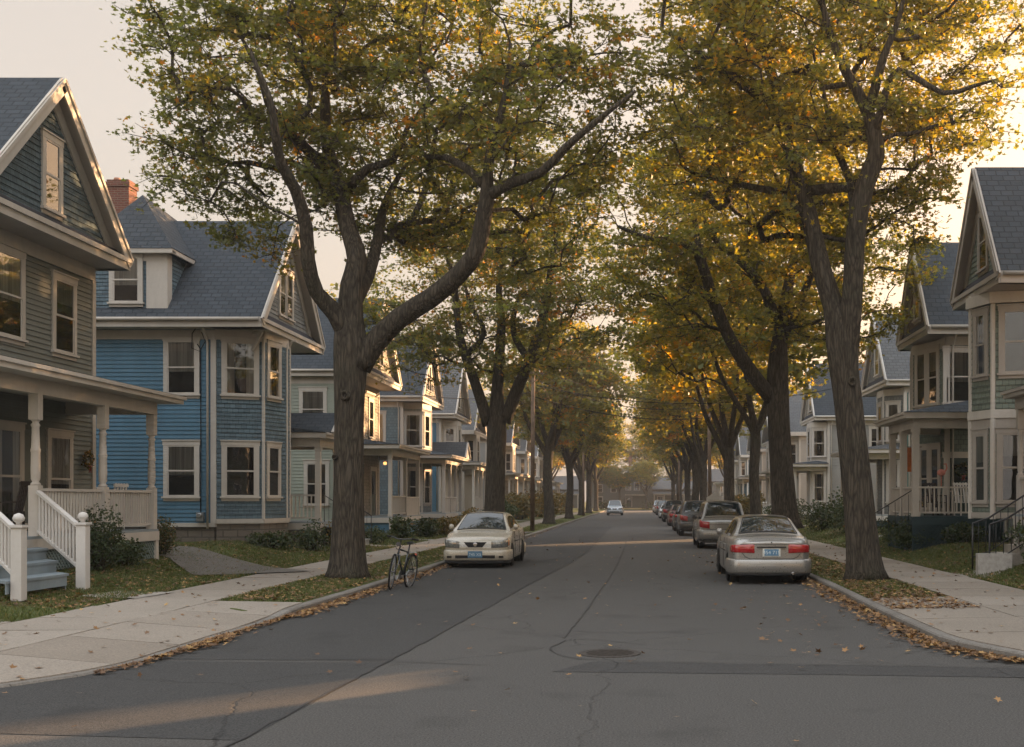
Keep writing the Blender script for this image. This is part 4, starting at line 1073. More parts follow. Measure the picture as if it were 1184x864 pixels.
house('wooden_house', 'white bayed house with dark roof seen just left of the big right trunk', 1,
  X0=12.2, Yc=75.0, W=5.4, D=12, E=7.2, Pk=10.9, of=.9, wallm=WHITEW, gablem=WARMGREY, sidem=GREYW, trim=TRIM_WHITE, roofm=SLATE_BLUE, lod=2, expo=.2,
  gwin=(1, .8, 1.4, 7.7), gx=.7, pent=.3, bays=[([(0, -2.6), (1.0, -2.1), (1.0, -.5), (0, 0)], 1.0, 6.8, WHITEW, [(0, .5, 4.6, .75, 1.7), (1, .5, 4.6, .7, 1.7), (0, .5, 1.7, .7, 1.8)])],
  wins=[((0, 1.4), (1, 0), 4.6, .8, 1.7), ((-3.2, -2.7), (0, -1), 4.7, .9, 1.7), ((0, 1.0), (1, 0), 1.5, .8, 1.8)],
  porch=dict(d=2.2, y0=-2.6, y1=2.6, fz=1.1, bz=3.65, rz=4.4, posts=(-2.5, -.8, .9, 2.5), rails=((-2.5, -.8), (.9, 2.5)), fancy=False, skirt=STONE, stairs=(-.7, .8, 1.4, True)), door=((0, 2.0), (1, 0), DOORRED))

# out of frame: house and shed added to block the sun, leaving one low beam on the road
house('wooden_house', 'unseen grey clapboard house added beyond the right edge to shade the road', 1,
  X0=10.6, Yc=17.50, W=10.8, D=13, E=7.4, Pk=10.9, of=.5, wallm=GREYW, gablem=GREYW, sidem=GREYW, trim=TRIM_WHITE, roofm=SLATE_GREY, lod=2, expo=.2,
  gwin=(1, .8, 1.4, 7.9), gx=.25, ovh=.3, wins=[((0, -3), (1, 0), 4.6, .8, 1.7), ((0, 0), (1, 0), 4.6, .8, 1.7), ((0, 3), (1, 0), 4.6, .8, 1.7), ((0, -3), (1, 0), 1.5, .9, 1.8), ((0, 3), (1, 0), 1.5, .9, 1.8)],
  porch=dict(d=1.6, y0=-4.8, y1=2, fz=1.1, bz=3.7, rz=4.4, posts=(-4.6, -1.5, 1.8), rails=((-4.6, -1.5),), fancy=False, skirt=STONE), door=((0, .2), (1, 0), DOORRED))
root = thing('sun_block_shed', 'unseen low wooden shed added to cut the sunbeam on the road short', 'shed', (13.6, 25.2, .4)); m = MB()  # added out of view; its roof stops the beam partway across the road
for a, b in (((-1, -2.1), (1, -2.1)), ((1, -2.1), (1, 2.1)), ((1, 2.1), (-1, 2.1)), ((-1, 2.1), (-1, -2.1))): clap(m, a, b, 0, 2.7, .15)
m.build('wall', GREYW, root); m = MB(); m.solid([(-1.2, -2.3, 2.65), (1.2, -2.3, 2.65), (0, -2.3, 3.45)], (0, 4.6, 0)); m.build('roof', SLATE_DARK, root)
m = MB(); m.box(-.45, .45, -2.2, -2.13, 0, 2.0); m.build('door', DOORGREEN, root)

# grey house closing the street
def end_house():
    root = thing('wooden_house', 'large grey gabled house facing down the street at its far end', 'house', (-1.5, 204, 0))
    w = MB(); W_ = 13
    for x0, x1, y, z1, zp in ((-8, -1.5, 1.2, 6.4, 6.4), (-1.5, 4.0, 0, 7.2, 10.6), (4.0, 11.5, .6, 4.6, 4.6)):
        clap(w, (x0, y), (x1, y), .3, z1, .3)
        clap(w, (x1, y), (x1, 10), .3, z1, .3); clap(w, (x0, 10), (x0, y), .3, z1, .3)
        if zp > z1: clap(w, (x0, y), (x1, y), z1, zp, .3, lim=lambda z, a=z1, b=zp, L=x1-x0: ((z-a)/(b-a)*L/2, L-(z-a)/(b-a)*L/2))
    w.build('wall', plain('far_grey_clapboard', (.11, .11, .105), .8), root)
    r = MB()
    for x0, x1, y, ze, zp in ((-8.5, -1.5, .8, 6.3, 9.2), (4.0, 12, 0, 4.5, 7.6)):
        r.face([(x0, y, ze), (x1, y, ze), (x1, 6, zp), (x0, 6, zp)])
    r.face([(-1.9, -.4, 6.9), (1.25, -.4, 10.8), (1.25, 10, 10.8), (-1.9, 10, 6.9)]); r.face([(4.4, -.4, 6.9), (4.4, 10, 6.9), (1.25, 10, 10.8), (1.25, -.4, 10.8)])
    ro = r.build('roof', SLATE_GREY, root)
    c = MB(); c.box(-.3, .3, 5, 5.7, 9, 12); c.build('chimney', BRICK, ro)
    t = MB(); t.bar((-1.9, -.45, 6.85), (1.25, -.45, 10.75), .1, .3); t.bar((4.4, -.45, 6.85), (1.25, -.45, 10.75), .1, .3); t.box(4.2, 11.8, -.7, -.5, 3.2, 3.5)
    t.build('rake_board', TRIM_GREY, root)
    pr = MB(); pr.face([(4.1, -.8, 3.5), (11.8, -.8, 3.5), (11.8, .6, 4.2), (4.1, .6, 4.2)]); pr.build('porch_roof', SLATE_GREY, root)
    for x in (4.4, 6.2, 8, 9.8, 11.5):
        p = MB(); p.box(x-.1, x+.1, -.7, -.5, .3, 3.2); p.build('porch_post', TRIM_GREY, root)
    for (x, z, y, ww, hh) in ((1.25, 4.3, 0, .9, 1.7), (-.3, 4.3, 0, .8, 1.7), (2.8, 4.3, 0, .8, 1.7), (1.25, 7.6, 0, .9, 1.4), (-5.5, 3.9, 1.2, .9, 1.6), (-3, 3.9, 1.2, .9, 1.6), (-5.5, 1.2, 1.2, .9, 1.6), (5.5, 1.2, .6, .9, 1.7), (9, 1.2, .6, .9, 1.7)):
        window(root, 1, (x, y), (0, -1), z, ww, hh, TRIM_GREY, 3, seed=int(x))
    make_door(root, 1, (-.2, 0), (0, -1), .6, TRIM_GREY, DOORGREEN)
    m = MB(); m.prism([(-.9, -.02), (-.9, -1), (2.9, -1), (2.9, -.02)], 3.1, 3.4); m.build('door_canopy', TRIM_GREY, root)
    root.scale = (1, 1, .82); return root
EH = end_house()
for X, lab in ((-22.5, 'grey gabled house on the crossing, left of the one closing the street'), (20.5, 'grey gabled house on the crossing, right of the one closing the street')):
    c = copy_tree(EH); c.location = (X, 205, 0); c['label'] = lab; c['group'] = 'houses on the far crossing'
EH['group'] = 'houses on the far crossing'
for (sd, yc, lab, wm) in ((-1, -15, 'unseen cream house added behind the viewpoint for reflections, left', CREAMW), (-1, -30, 'unseen grey house added behind the viewpoint for reflections, left', GREYW), (1, -15, 'unseen green grey house added behind the viewpoint for reflections, right', GREENCLAP), (1, -30, 'unseen brown house added behind the viewpoint for reflections, right', BROWNW)):  # unseen houses added to darken what the window panes mirror
    house('wooden_house', lab, sd, X0=sd*11.5, Yc=yc, W=8.5, D=12, E=7.2, Pk=11, of=.8, wallm=wm, gablem=wm, sidem=wm, trim=TRIM_CREAM, roofm=SLATE_DARK, lod=3, expo=.3, gwin=(1, .8, 1.4, 7.8), gx=.3, gut=False,
      wins=[((0, y), (1, 0), z, .8, 1.6) for y in (-2.5, 0, 2.5) for z in (1.5, 4.6)]+[((x, 4.25), (0, 1), z, .8, 1.6) for x in (-2, -6) for z in (1.5, 4.6)], group='houses added behind the viewpoint for reflections')
# ------------------------------------------------------------------ trees
def grow(limbs, lobes, ncl, seed, root_pt=None, twig=.012, lift=.12, shell=.35):
    """limbs: smoothed arrays (x,y,z,r). returns limb polylines with radii, branch polylines, cluster centres, tips"""
    rng = np.random.default_rng(seed)
    nodes = []; par = []; expl = []
    for L in limbs:
        S = smooth_line(L, .35); start = len(nodes)
        for i, p in enumerate(S):
            nodes.append(p[:3]); expl.append(p[3]); par.append(len(nodes)-2 if i else -1)
    nl = len(nodes)
    C = []
    tot = sum(l[3]*l[4]*l[5] for l in lobes)
    for l in lobes:
        n = int(round(ncl*l[3]*l[4]*l[5]/tot))
        d = rng.normal(size=(n, 3)); d /= np.linalg.norm(d, axis=1)[:, None]
        r = rng.random(n)**shell
        C.append(np.array(l[:3])+d*r[:, None]*np.array(l[3:6]))
    C = np.concatenate(C); 
    P = np.array(nodes)
    # order by distance from explicit limbs
    D = np.min(np.linalg.norm(C[:, None, :]-P[None], axis=2), axis=1); C = C[np.argsort(D)]
    cap = nl+len(C)*8; NP = np.zeros((cap, 3)); NP[:nl] = P; n = nl
    cnt = np.zeros(cap); par += [0]*(cap-nl); branches = []
    ok = np.array([e > 0 for e in expl]+[True]*(cap-nl)); base_z = P[0][2]
    skip = np.zeros(cap, bool)
    for i in range(nl):
        if NP[i, 2] < lobes_floor(lobes)-3.2 or expl[i] > .26: skip[i] = True
    for c in C:
        Q = NP[:n]; v = c-Q; d = np.linalg.norm(v, axis=1)
        cost = d + 1.5*np.maximum(0, Q[:, 2]-c[2]+.1) + skip[:n]*6
        j = int(np.argmin(cost)); a = NP[j]; L = d[j]
        k = int(max(2, min(7, round(L/.45)))); off = rng.normal(0, .13*L, 3); off[2] += lift*L
        pts = [a]; prev = j
        for s in range(1, k+1):
            t = s/k; q = a+(c-a)*t+off*math.sin(math.pi*t)*(1-t*.3)+rng.normal(0, .04, 3)*(s < k)
            NP[n] = q; par[n] = prev; prev = n; n += 1
        branches.append((j, n-k, n))
        q = prev
        while q >= 0 and q != -1:
            cnt[q] += 1; q = par[q]
            if q < nl: break
    out = []
    for (j, s, e) in branches:
        ids = [j]+list(range(s, e)); rr = [min(.085, twig*max(1, cnt[i])**.46) for i in range(s, e)]
        r0 = rr[0]*1.05
        out.append(([NP[i] for i in ids], [r0]+rr))
    return C, out
def lobes_floor(lobes): return min(l[2]-l[5] for l in lobes)
def make_tree(name, label, loc, limbs, lobes, ncl, lpc, lsize, leaf, seed, group=None, tmpl='five', sides=14, twigs=4, spread=.42, tintbase=.35, goldx=0.0, cat='tree', bare=0.0, flare=True, knots=()):
    root = thing(name, label, cat, loc, 0, group)
    C, br = grow(limbs, lobes, ncl, seed)
    m = MB()
    for li, L in enumerate(limbs):
        S = smooth_line(L, .22 if li == 0 else .35); 
        P = [p[:3] for p in S]; rr = [p[3] for p in S]
        if li == 0 and flare:
            z0 = P[0][2]
            rr = [r*(1+.34*math.exp(-(p[2]-z0)/.22)+.06*math.exp(-(p[2]-z0)/1.0)) for p, r in zip(P, rr)]
        m.tube(P, rr, 26 if li == 0 else sides, 0, True, True, wob=.035 if li == 0 else .02, seed=li+seed)
    for (kx, ky, kz, kr) in knots: m.lathe((kx, ky, kz), [(kr, .12), (kr*1.05, 0), (kr*.8, -.05), (kr*.5, -.035), (kr*.42, .0)], 14, axis='y')
    to = m.build('trunk', BARK, root)
    b = MB()
    for pts, rr in br: b.tube(pts, rr, 6 if rr[0] > .03 else 4, 0, False)
    rng = np.random.default_rng(seed+1)
    P = []; tint = []
    for ci, c in enumerate(C):
        n = int(lpc*(.55+.9*rng.random()))
        tb = rng.normal(tintbase, .13)
        if rng.random() < .07: tb += .35
        # several twigs, leaves along them
        for t in range(twigs):
            d = rng.normal(size=3); d[2] = d[2]*.32-.04; d /= np.linalg.norm(d); L = spread*(1.0+1.0*rng.random()); e = c+d*L
            b.tube([c, (c+e)/2+rng.normal(0, .05, 3), e], [.012, .009, .005], 3, 0, False)
            k = max(1, n//twigs); s = rng.random(k)**.7; pos = c+d*L*s[:, None]*1.12+rng.normal(0, spread*.32, (k, 3))*np.array([1, 1, .5])
            P.append(pos); tint.append(np.clip(tb+rng.normal(0, .16, k)+(rng.random(k) < .04)*.45, 0, 1))
    b.build('branches', BARK, root)
    P = np.concatenate(P); tint = np.concatenate(tint)
    scatter('crown', P, lsize, leaf, tint, tmpl, root, flat=1.0, seed=seed+2)
    return root
# pixel traced limbs: (px, py, Y, radius) relative to the trunk foot
def trace(base, pts):
    out = []
    for (px, py, Y, r) in pts:
        x, y, z = at(px, py, Y); out.append((x-base[0], y-base[1], z-base[2], r))
    return out
# big left tree
b1 = (-6.2, 24.0, .10)
T1 = [
 trace(b1, [(401, 672, 24, .37), (402, 620, 24, .335), (403, 540, 24, .31), (404, 470, 24, .305), (405, 430, 24, .34), (405, 395, 24, .34), (405, 365, 24, .27), (407, 330, 24, .235), (413, 300, 24.1, .21), (402, 260, 24.3, .18), (392, 215, 24.6, .16), (380, 175, 25.0, .14), (376, 130, 25.4, .11), (378, 80, 25.6, .085), (384, 20, 25.8, .06), (388, -40, 26, .03)]),
 trace(b1, [(404, 392, 24, .24), (388, 362, 23.8, .20), (366, 338, 23.5, .155), (356, 300, 23.2, .145), (354, 262, 23.0, .135), (342, 220, 22.6, .12), (325, 190, 22.2, .10), (318, 150, 21.8, .08), (312, 115, 21.6, .06), (290, 60, 21.4, .03)]),
 trace(b1, [(372, 188, 25, .12), (350, 168, 24.6, .11), (325, 140, 24.2, .10), (310, 118, 23.9, .085), (300, 85, 23.6, .06), (280, 45, 23.4, .03)]),
 trace(b1, [(407, 350, 24, .2), (425, 320, 24.3, .14), (436, 280, 24.8, .12), (442, 245, 25.2, .10), (455, 215, 25.6, .07), (470, 190, 26, .04)]),
 trace(b1, [(415, 425, 24, .26), (432, 398, 24, .24), (462, 368, 23.8, .215), (498, 345, 23.5, .205), (530, 318, 23.2, .19), (551, 290, 23.0, .18), (558, 258, 22.9, .17), (563, 230, 22.8, .15), (564, 200, 22.8, .11), (570, 160, 22.7, .09), (585, 110, 22.5, .07), (590, 50, 22.5, .03)]),
 trace(b1, [(566, 226, 22.8, .12), (590, 212, 22.5, .105), (625, 200, 22.0, .09), (655, 170, 21.6, .075), (690, 140, 21.2, .055), (735, 105, 21, .03)]),
 trace(b1, [(560, 214, 22.8, .1), (540, 195, 23.1, .08), (515, 182, 23.6, .07), (492, 180, 24.0, .05), (470, 150, 24.4, .03)]),
 trace(b1, [(403, 218, 24.4, .11), (425, 195, 24.2, .09), (455, 185, 24, .075), (470, 150, 23.8, .05), (500, 110, 23.6, .03)]),
]
crown1 = [(-2.2, 1.0, 9.9, 2.7, 3.0, 2.9), (-3.0, .9, 8.1, 1.1, 1.6, .9), (.4, 1.6, 10.8, 3.2, 3.4, 3.3), (3.6, .3, 10.0, 2.5, 3.0, 2.5), (1.2, .8, 13.4, 3.4, 3.8, 1.8), (-2.7, .8, 12.9, 2.5, 3.2, 1.7), (5.4, 0, 11.0, 1.5, 2.2, 2.2), (-4.0, .9, 10.4, .9, 1.8, 1.5), (.5, 3.2, 8.2, 2.4, 1.4, 1.0), (2.2, 9.2, 10.8, 3.2, 3.6, 2.6)]
make_tree('oak_tree', 'huge forked street oak beside the bicycle, nearest on the left', b1, T1, crown1, 600, 125, .066, LEAF_GREEN, 11, 'street trees arching over the road', knots=((.03, -.36, 3.9, .11), (-.2, -.30, 2.6, .06)), twigs=5, spread=.46, tintbase=.40)
# big right tree
b2 = (4.72, 23.6, .10)
T2 = [
 trace(b2, [(1000, 672, 23.6, .36), (996, 620, 23.6, .33), (990, 550, 23.6, .305), (983, 480, 23.6, .295), (977, 430, 23.6, .30), (974, 395, 23.6, .33), (964, 355, 23.6, .22), (951, 315, 23.6, .20), (940, 270, 23.7, .185), (929, 225, 23.8, .165), (915, 180, 24, .15), (905, 135, 24.2, .135), (895, 95, 24.4, .12), (882, 55, 24.6, .10), (874, 0, 24.8, .08), (866, -60, 25, .04)]),
 trace(b2, [(978, 410, 23.6, .26), (984, 365, 23.4, .22), (987, 315, 23.3, .21), (990, 265, 23.1, .20), (1000, 215, 23, .195), (1013, 180, 22.9, .18), (1010, 150, 22.9, .15), (1000, 122, 22.9, .12), (982, 90, 22.9, .10), (965, 55, 22.9, .085), (952, 10, 22.9, .06), (945, -50, 23, .03)]),
 trace(b2, [(1003, 135, 22.9, .11), (1011, 105, 22.6, .10), (1022, 65, 22.4, .08), (1040, 20, 22.2, .05), (1050, -30, 22, .03)]),
 trace(b2, [(1010, 160, 22.9, .09), (1030, 90, 22.4, .07), (1050, 85, 22.2, .06), (1090, 108, 21.9, .05), (1125, 100, 21.6, .04), (1165, 88, 21.3, .008)]),
 trace(b2, [(905, 128, 24.2, .10), (878, 112, 24.0, .09), (850, 92, 23.8, .075), (822, 72, 23.6, .06), (790, 48, 23.4, .05), (765, 35, 23.2, .03)]),
 trace(b2, [(928, 222, 23.8, .11), (960, 218, 23.5, .11), (993, 216, 23.2, .10)]),
 trace(b2, [(926, 220, 23.8, .09), (890, 220, 24.2, .08), (850, 212, 24.6, .06), (815, 205, 25, .03)]),
 trace(b2, [(988, 250, 23.1, .10), (984, 215, 23.4, .08), (975, 190, 23.7, .08), (962, 160, 24, .07), (955, 120, 24.4, .05), (940, 60, 24.6, .03)]),
]
crown2 = [(-.9, 1.2, 10.3, 3.2, 3.2, 3.0), (1.7, .8, 10.2, 1.4, 2.4, 2.2), (.9, 1.0, 7.7, 1.0, 1.4, .8), (-1.6, 1.0, 13.2, 3.6, 3.8, 1.9), (2.5, .6, 12.9, 2.3, 3.2, 1.7), (-3.2, .8, 10.8, 1.8, 2.8, 2.4), (-.4, 2.6, 8.2, 2.0, 1.6, 1.0), (-1.6, 6.2, 10.8, 3.2, 3.0, 2.6), (2.5, -1.9, 9.9, .9, .9, .6)]
make_tree('oak_tree', 'huge double-stemmed street oak behind the silver sedan, nearest on the right', b2, T2, crown2, 580, 125, .066, LEAF_GOLD, 23, 'street trees arching over the road', knots=((-.28, -.30, 4.15, .10), (-.36, -.18, 5.3, .08)), twigs=5, spread=.46, tintbase=.34)

# second pair, traced too
b3 = (4.8, 37.5, .10)
T3 = [
 trace(b3, [(908, 612, 37.5, .44), (905, 570, 37.5, .40), (902, 520, 37.5, .37), (900, 470, 37.5, .37), (900, 430, 37.5, .35), (902, 390, 37.5, .25), (908, 350, 37.7, .20), (915, 310, 38, .16), (925, 260, 38.4, .12), (935, 200, 38.6, .08)]),
 trace(b3, [(893, 462, 37.5, .26), (872, 435, 37.2, .24), (846, 395, 36.8, .21), (826, 350, 36.4, .19), (815, 315, 36, .17), (803, 288, 35.7, .14), (778, 278, 35.4, .11), (750, 276, 35.1, .08), (715, 262, 34.8, .05)]),
 trace(b3, [(812, 312, 36, .13), (806, 275, 36.2, .10), (800, 240, 36.4, .08), (785, 200, 36.6, .04)]),
 trace(b3, [(898, 372, 37.5, .2), (882, 332, 37.2, .15), (858, 304, 36.9, .13), (832, 282, 36.6, .11), (818, 262, 36.3, .08), (800, 215, 36, .04)]),
 trace(b3, [(903, 392, 37.5, .2), (925, 350, 37.2, .15), (938, 318, 37, .11), (955, 270, 36.8, .07)]),
]
crown3 = [(-1.5, 0, 9.6, 4.4, 4.2, 3.0), (1.8, .3, 9.4, 3.0, 3.6, 3.2), (-4.6, -.6, 10.6, 2.6, 3.4, 2.4), (-.8, 0, 12.6, 4.4, 4, 2.0)]
make_tree('oak_tree', 'golden street oak with a long leaning limb behind the silver sedan, second on the right', b3, T3, crown3, 330, 120, .082, LEAF_GOLD, 37, 'street trees arching over the road', twigs=4, spread=.55, tintbase=.36, sides=10)
b4 = (-6.1, 47.0, .10)
T4 = [
 trace(b4, [(571, 626, 47, .46), (572, 580, 47, .42), (573, 530, 47, .39), (574, 495, 47, .40), (575, 455, 47, .26), (578, 410, 47, .21), (580, 370, 47, .17), (577, 330, 47.4, .13), (585, 290, 48, .09)]),
 trace(b4, [(565, 492, 47, .26), (557, 465, 46.8, .23), (545, 430, 46.5, .20), (533, 395, 46.2, .17), (528, 360, 45.9, .14), (524, 320, 45.6, .11), (510, 280, 45.2, .07)]),
 trace(b4, [(540, 410, 46.4, .13), (560, 385, 46, .11), (545, 355, 45.8, .09), (535, 320, 45.6, .05)]),
 trace(b4, [(583, 488, 47, .28), (598, 450, 47, .25), (614, 412, 46.8, .22), (626, 375, 46.6, .19), (634, 335, 46.4, .16), (640, 290, 46.2, .12), (655, 245, 46, .07)]),
 trace(b4, [(612, 418, 46.8, .16), (594, 385, 47.2, .13), (598, 350, 47.6, .11), (618, 330, 48, .08), (630, 300, 48.4, .05)]),
]
crown4 = [(0, 0, 9.6, 4.4, 4.2, 3.0), (-3.2, .3, 9.0, 2.8, 3.6, 2.6), (3.6, -.4, 10.6, 3.2, 3.6, 2.6), (0, 0, 12.6, 4.6, 4, 2.0)]
make_tree('oak_tree', 'dark trunked street oak just behind the white parked car, second on the left', b4, T4, crown4, 310, 120, .088, LEAF_GREEN, 41, 'street trees arching over the road', twigs=4, spread=.58, tintbase=.46, sides=10)

# procedural arching street trees for the distance: two grown, the rest copied and turned
def vase(seed, fork, n, lean, H, r0):
    rr = random.Random(seed); L = [[(0, 0, 0, r0*1.1), (.03, 0, 1.2, r0), (rr.uniform(-.1, .1), 0, fork*.6, r0*.93), (0, 0, fork, r0*.95), (lean*.2, 0, fork+1.2, r0*.55), (lean*.4, .3, fork+3, r0*.4), (lean*.3, -.2, H-3, r0*.2)]]
    for k in range(n):
        a = 2*math.pi*(k+rr.uniform(-.25, .25))/n+.4; R_ = rr.uniform(2.6, 3.8)
        c, s = math.cos(a), math.sin(a); z = fork+rr.uniform(-.5, .5)
        L.append([(0, 0, z-.3, r0*.6), (.5*c, .5*s, z+.6, r0*.52), (R_*.42*c, R_*.42*s, z+2.2, r0*.42), (R_*.62*c, R_*.62*s, z+4.0, r0*.3), (R_*c, R_*s, z+6, r0*.13)])
    return L
def street_tree(label, X, Y, seed, leaf, r0, fork, tb, ncl=240, lp=60, ls=.17, H=14.0):
    dirn = 1 if X < 0 else -1
    lobes = [(dirn*.8, 0, H*.66, 4.3, 4.4, 3.0), (dirn*3.4, .2, H*.74, 2.6, 3.6, 2.4), (-dirn*2.6, 0, H*.68, 2.4, 3.4, 2.4), (0, 0, H*.88, 4.2, 4.2, 1.9)]
    return make_tree('oak_tree', label, (X, Y, .10), vase(seed, fork, 4, dirn, H, r0), lobes, ncl, lp, ls, leaf, seed, 'street trees arching over the road', tmpl='one', sides=8, twigs=3, spread=.72, tintbase=tb)
street_tree('slender straight street tree between the second and third right hand oaks', 5.2, 50.0, 51, LEAF_GOLD, .24, 4.6, .45, ncl=190)
SA = street_tree('street oak with pale lower bark behind the parked dark car, fourth on the right', 4.9, 61, 53, LEAF_GOLD, .30, 4.4, .42)
SB = street_tree('thick trunked street oak just right of the wooden pole, third on the left', -6.2, 78, 57, LEAF_GREEN, .34, 5.2, .5, ncl=300)
def dup(root, loc, rz, label, sc=1.0):
    c = copy_tree(root); c.location = loc; c.rotation_euler = (0, 0, rz); c['label'] = label; c.scale = (sc, sc, sc*.98); return c
KIDS.setdefault(SA.name, []); 
for (X, Y, rz, sc, src, lab) in [
  (4.9, 85, .5, 1.0, SA, 'street oak left of the white sign, fifth on the right'),
  (4.9, 97, 2.9, 1.0, SB, 'leaning street oak far down the right side behind the fifth one'),
  (4.9, 112, 1.2, 1.02, SA, 'far right hand street oak beside the row of distant parked cars'),
  (4.9, 133, .3, 1.0, SB, 'distant street oak on the right near the far pale houses'),
  (4.9, 158, 2.0, 1.0, SA, 'last street oak on the right before the crossing'),
  (-6.2, 101, 3.5, .95, SB, 'pale barked street oak right of the thick third one on the left'),
  (-6.2, 122, .2, 1.0, SA, 'street oak left of the oncoming pickup, fifth on the left'),
  (-6.2, 141, 1.7, 1.0, SB, 'slim looking distant street oak beside the oncoming pickup'),
  (-6.2, 165, .9, 1.05, SA, 'last street oak on the left before the crossing')]:
    dup(src, (X, Y, .1), rz, lab, sc)
# garden trees behind the rows and beyond the crossing
bk = [(-21, 62, 'broad garden tree rising behind the dusty blue house', 1.0), (-20, 92, 'garden tree behind the small cream house', 1.0), (-19, 118, 'garden tree behind the far left houses', 1.0), (-17, 146, 'leafy garden tree near the end of the left row', 1.0), 
      (21, 66, 'garden tree behind the white bayed house on the right', .95), (20, 84, 'garden tree between the white bayed house and the double porch house', .9), (19, 111, 'garden tree behind the far right houses', 1.0), (17, 142, 'garden tree near the end of the right row', 1.0),
      (-17, 214, 'tree left of the grey end house', 1.15), (-9, 224, 'tall tree behind the left wing of the grey end house', 1.2), (1, 228, 'tall tree directly behind the grey end house gable', 1.25), (10, 226, 'tree behind the right wing of the grey end house', 1.2), (18, 216, 'tree right of the grey end house', 1.15), (28, 220, 'tree far right beyond the crossing', 1.2), (-28, 222, 'tree far left beyond the crossing', 1.2),
      (-30, 44, 'garden tree deep behind the blue house', .9), (-31, 78, 'garden tree deep behind the deep blue sided house', 1.1), (-30, 105, 'garden tree deep behind the far left row', 1.1), (-27, 132, 'garden tree deep behind the far mint house', 1.1), (-24, 165, 'garden tree at the far end of the left row', 1.1), (-36, 186, 'garden tree left of the crossing', 1.2), (-14, 176, 'garden tree beside the crossing on the left', 1.0),
      (21.5, 57, 'garden tree added behind the teal sided house to shade the sage house', 1.1), (25, 64, 'tall garden tree added beyond the teal sided house to shade the sage house', 1.1), (30, 50, 'garden tree deep behind the teal sided house', .95), (32, 98, 'garden tree deep behind the double porch house', 1.1), (28, 126, 'garden tree deep behind the far right row', 1.1), (25, 165, 'garden tree at the far end of the right row', 1.1), (36, 188, 'garden tree right of the crossing', 1.2), (14, 174, 'garden tree beside the crossing on the right', 1.0),  # first two added to keep the low sun off the sage house
      (-7.5, 199, 'tree standing before the left wing of the grey end house', .75), (7.5, 199.5, 'tree standing before the porch of the grey end house', .7), (-3.4, 198.6, 'small tree beside the door of the grey end house', .56), (1.4, 198.4, 'small tree before the gable of the grey end house', .62)]
for k, (X, Y, lab, sc) in enumerate(bk):
    c = dup(SA if k % 2 else SB, (X, Y, .3), k*1.3, lab, sc); c['group'] = 'garden trees behind the houses'

# trees added behind the camera, only to be mirrored in panes and car glass
for k, (X, Y, lab, sc) in enumerate([(-7, -16, 'unseen tree added behind the viewpoint for reflections, left', 1.0), (7.5, -14, 'unseen tree added behind the viewpoint for reflections, right', 1.0), (-19, -20, 'unseen tree added on the cross street for reflections, left', 1.1), (19, -18, 'unseen tree added on the cross street for reflections, right', 1.1), (0.5, -38, 'unseen tree added far behind the viewpoint for reflections', 1.1)]):
    c = dup(SB if k % 2 else SA, (X, Y, 0), k*1.9+.4, lab, sc); c['group'] = 'trees added behind the viewpoint for reflections'
# ------------------------------------------------------------------ shrubs
def shrub(name, label, loc, rx, ry, rz_, n, ls, mat, seed, stems=10, tb=.35, group=None, shell=.45, cat='shrub'):
    root = thing(name, label, cat, loc, 0, group); rng = np.random.default_rng(seed); m = MB()
    C = []
    for k in range(stems):
        a = rng.random()*6.283; r = rng.random()**.5*.85; zz = rng.uniform(.5, 1.0)*(1.6*rz_)*(1-.3*r*r); e = np.array([rx*r*math.cos(a), ry*r*math.sin(a), zz])
        m.tube([(0, 0, -.05), tuple(e*.5+rng.normal(0, .05, 3)), tuple(e)], [.018, .012, .005], 4, 0, False); C.append(e)
    m.build('stems', BARK, root)
    d = rng.normal(size=(n, 3)); d /= np.linalg.norm(d, axis=1)[:, None]; r = rng.random(n)**shell
    lump = 1+.16*np.sin(d[:, 0]*4+seed)+.14*np.sin(d[:, 1]*5+seed*2)+.12*np.sin(d[:, 2]*6+seed*3)
    P = d*(r*lump)[:, None]*np.array([rx, ry, rz_])+np.array([0, 0, rz_*.9])
    P = P+rng.normal(0, .03, (n, 3)); k = P[:, 2] > .0; P = P[k]; n = len(P)
    scatter('foliage', P, ls, mat, np.clip(rng.normal(tb, .22, n), 0, 1), 'one', root, seed=seed)
    return root
g_ = lambda x, y: gz(x, y)-.02
shrub('shrub', 'loose leafy shrub beside the front steps of the sage house', (-10.88, 22.7, g_(-10.8, 22.7)), .55, .75, .66, 3800, .034, SHRUB, 1, 26, .4, shell=.6)
shrub('shrub', 'low sprawling leafy shrub in front of the porch lattice', (-10.95, 24.1, g_(-10.9, 24.1)), .3, .6, .34, 1500, .038, SHRUB, 2, 16, .4, shell=.6)
shrub('shrub', 'narrow feathery yellow green shrub at the corner of the sage porch', (-11.55, 27.3, g_(-11.5, 27.3)), .34, .36, .5, 1800, .034, SHRUB, 3, 14, .75)
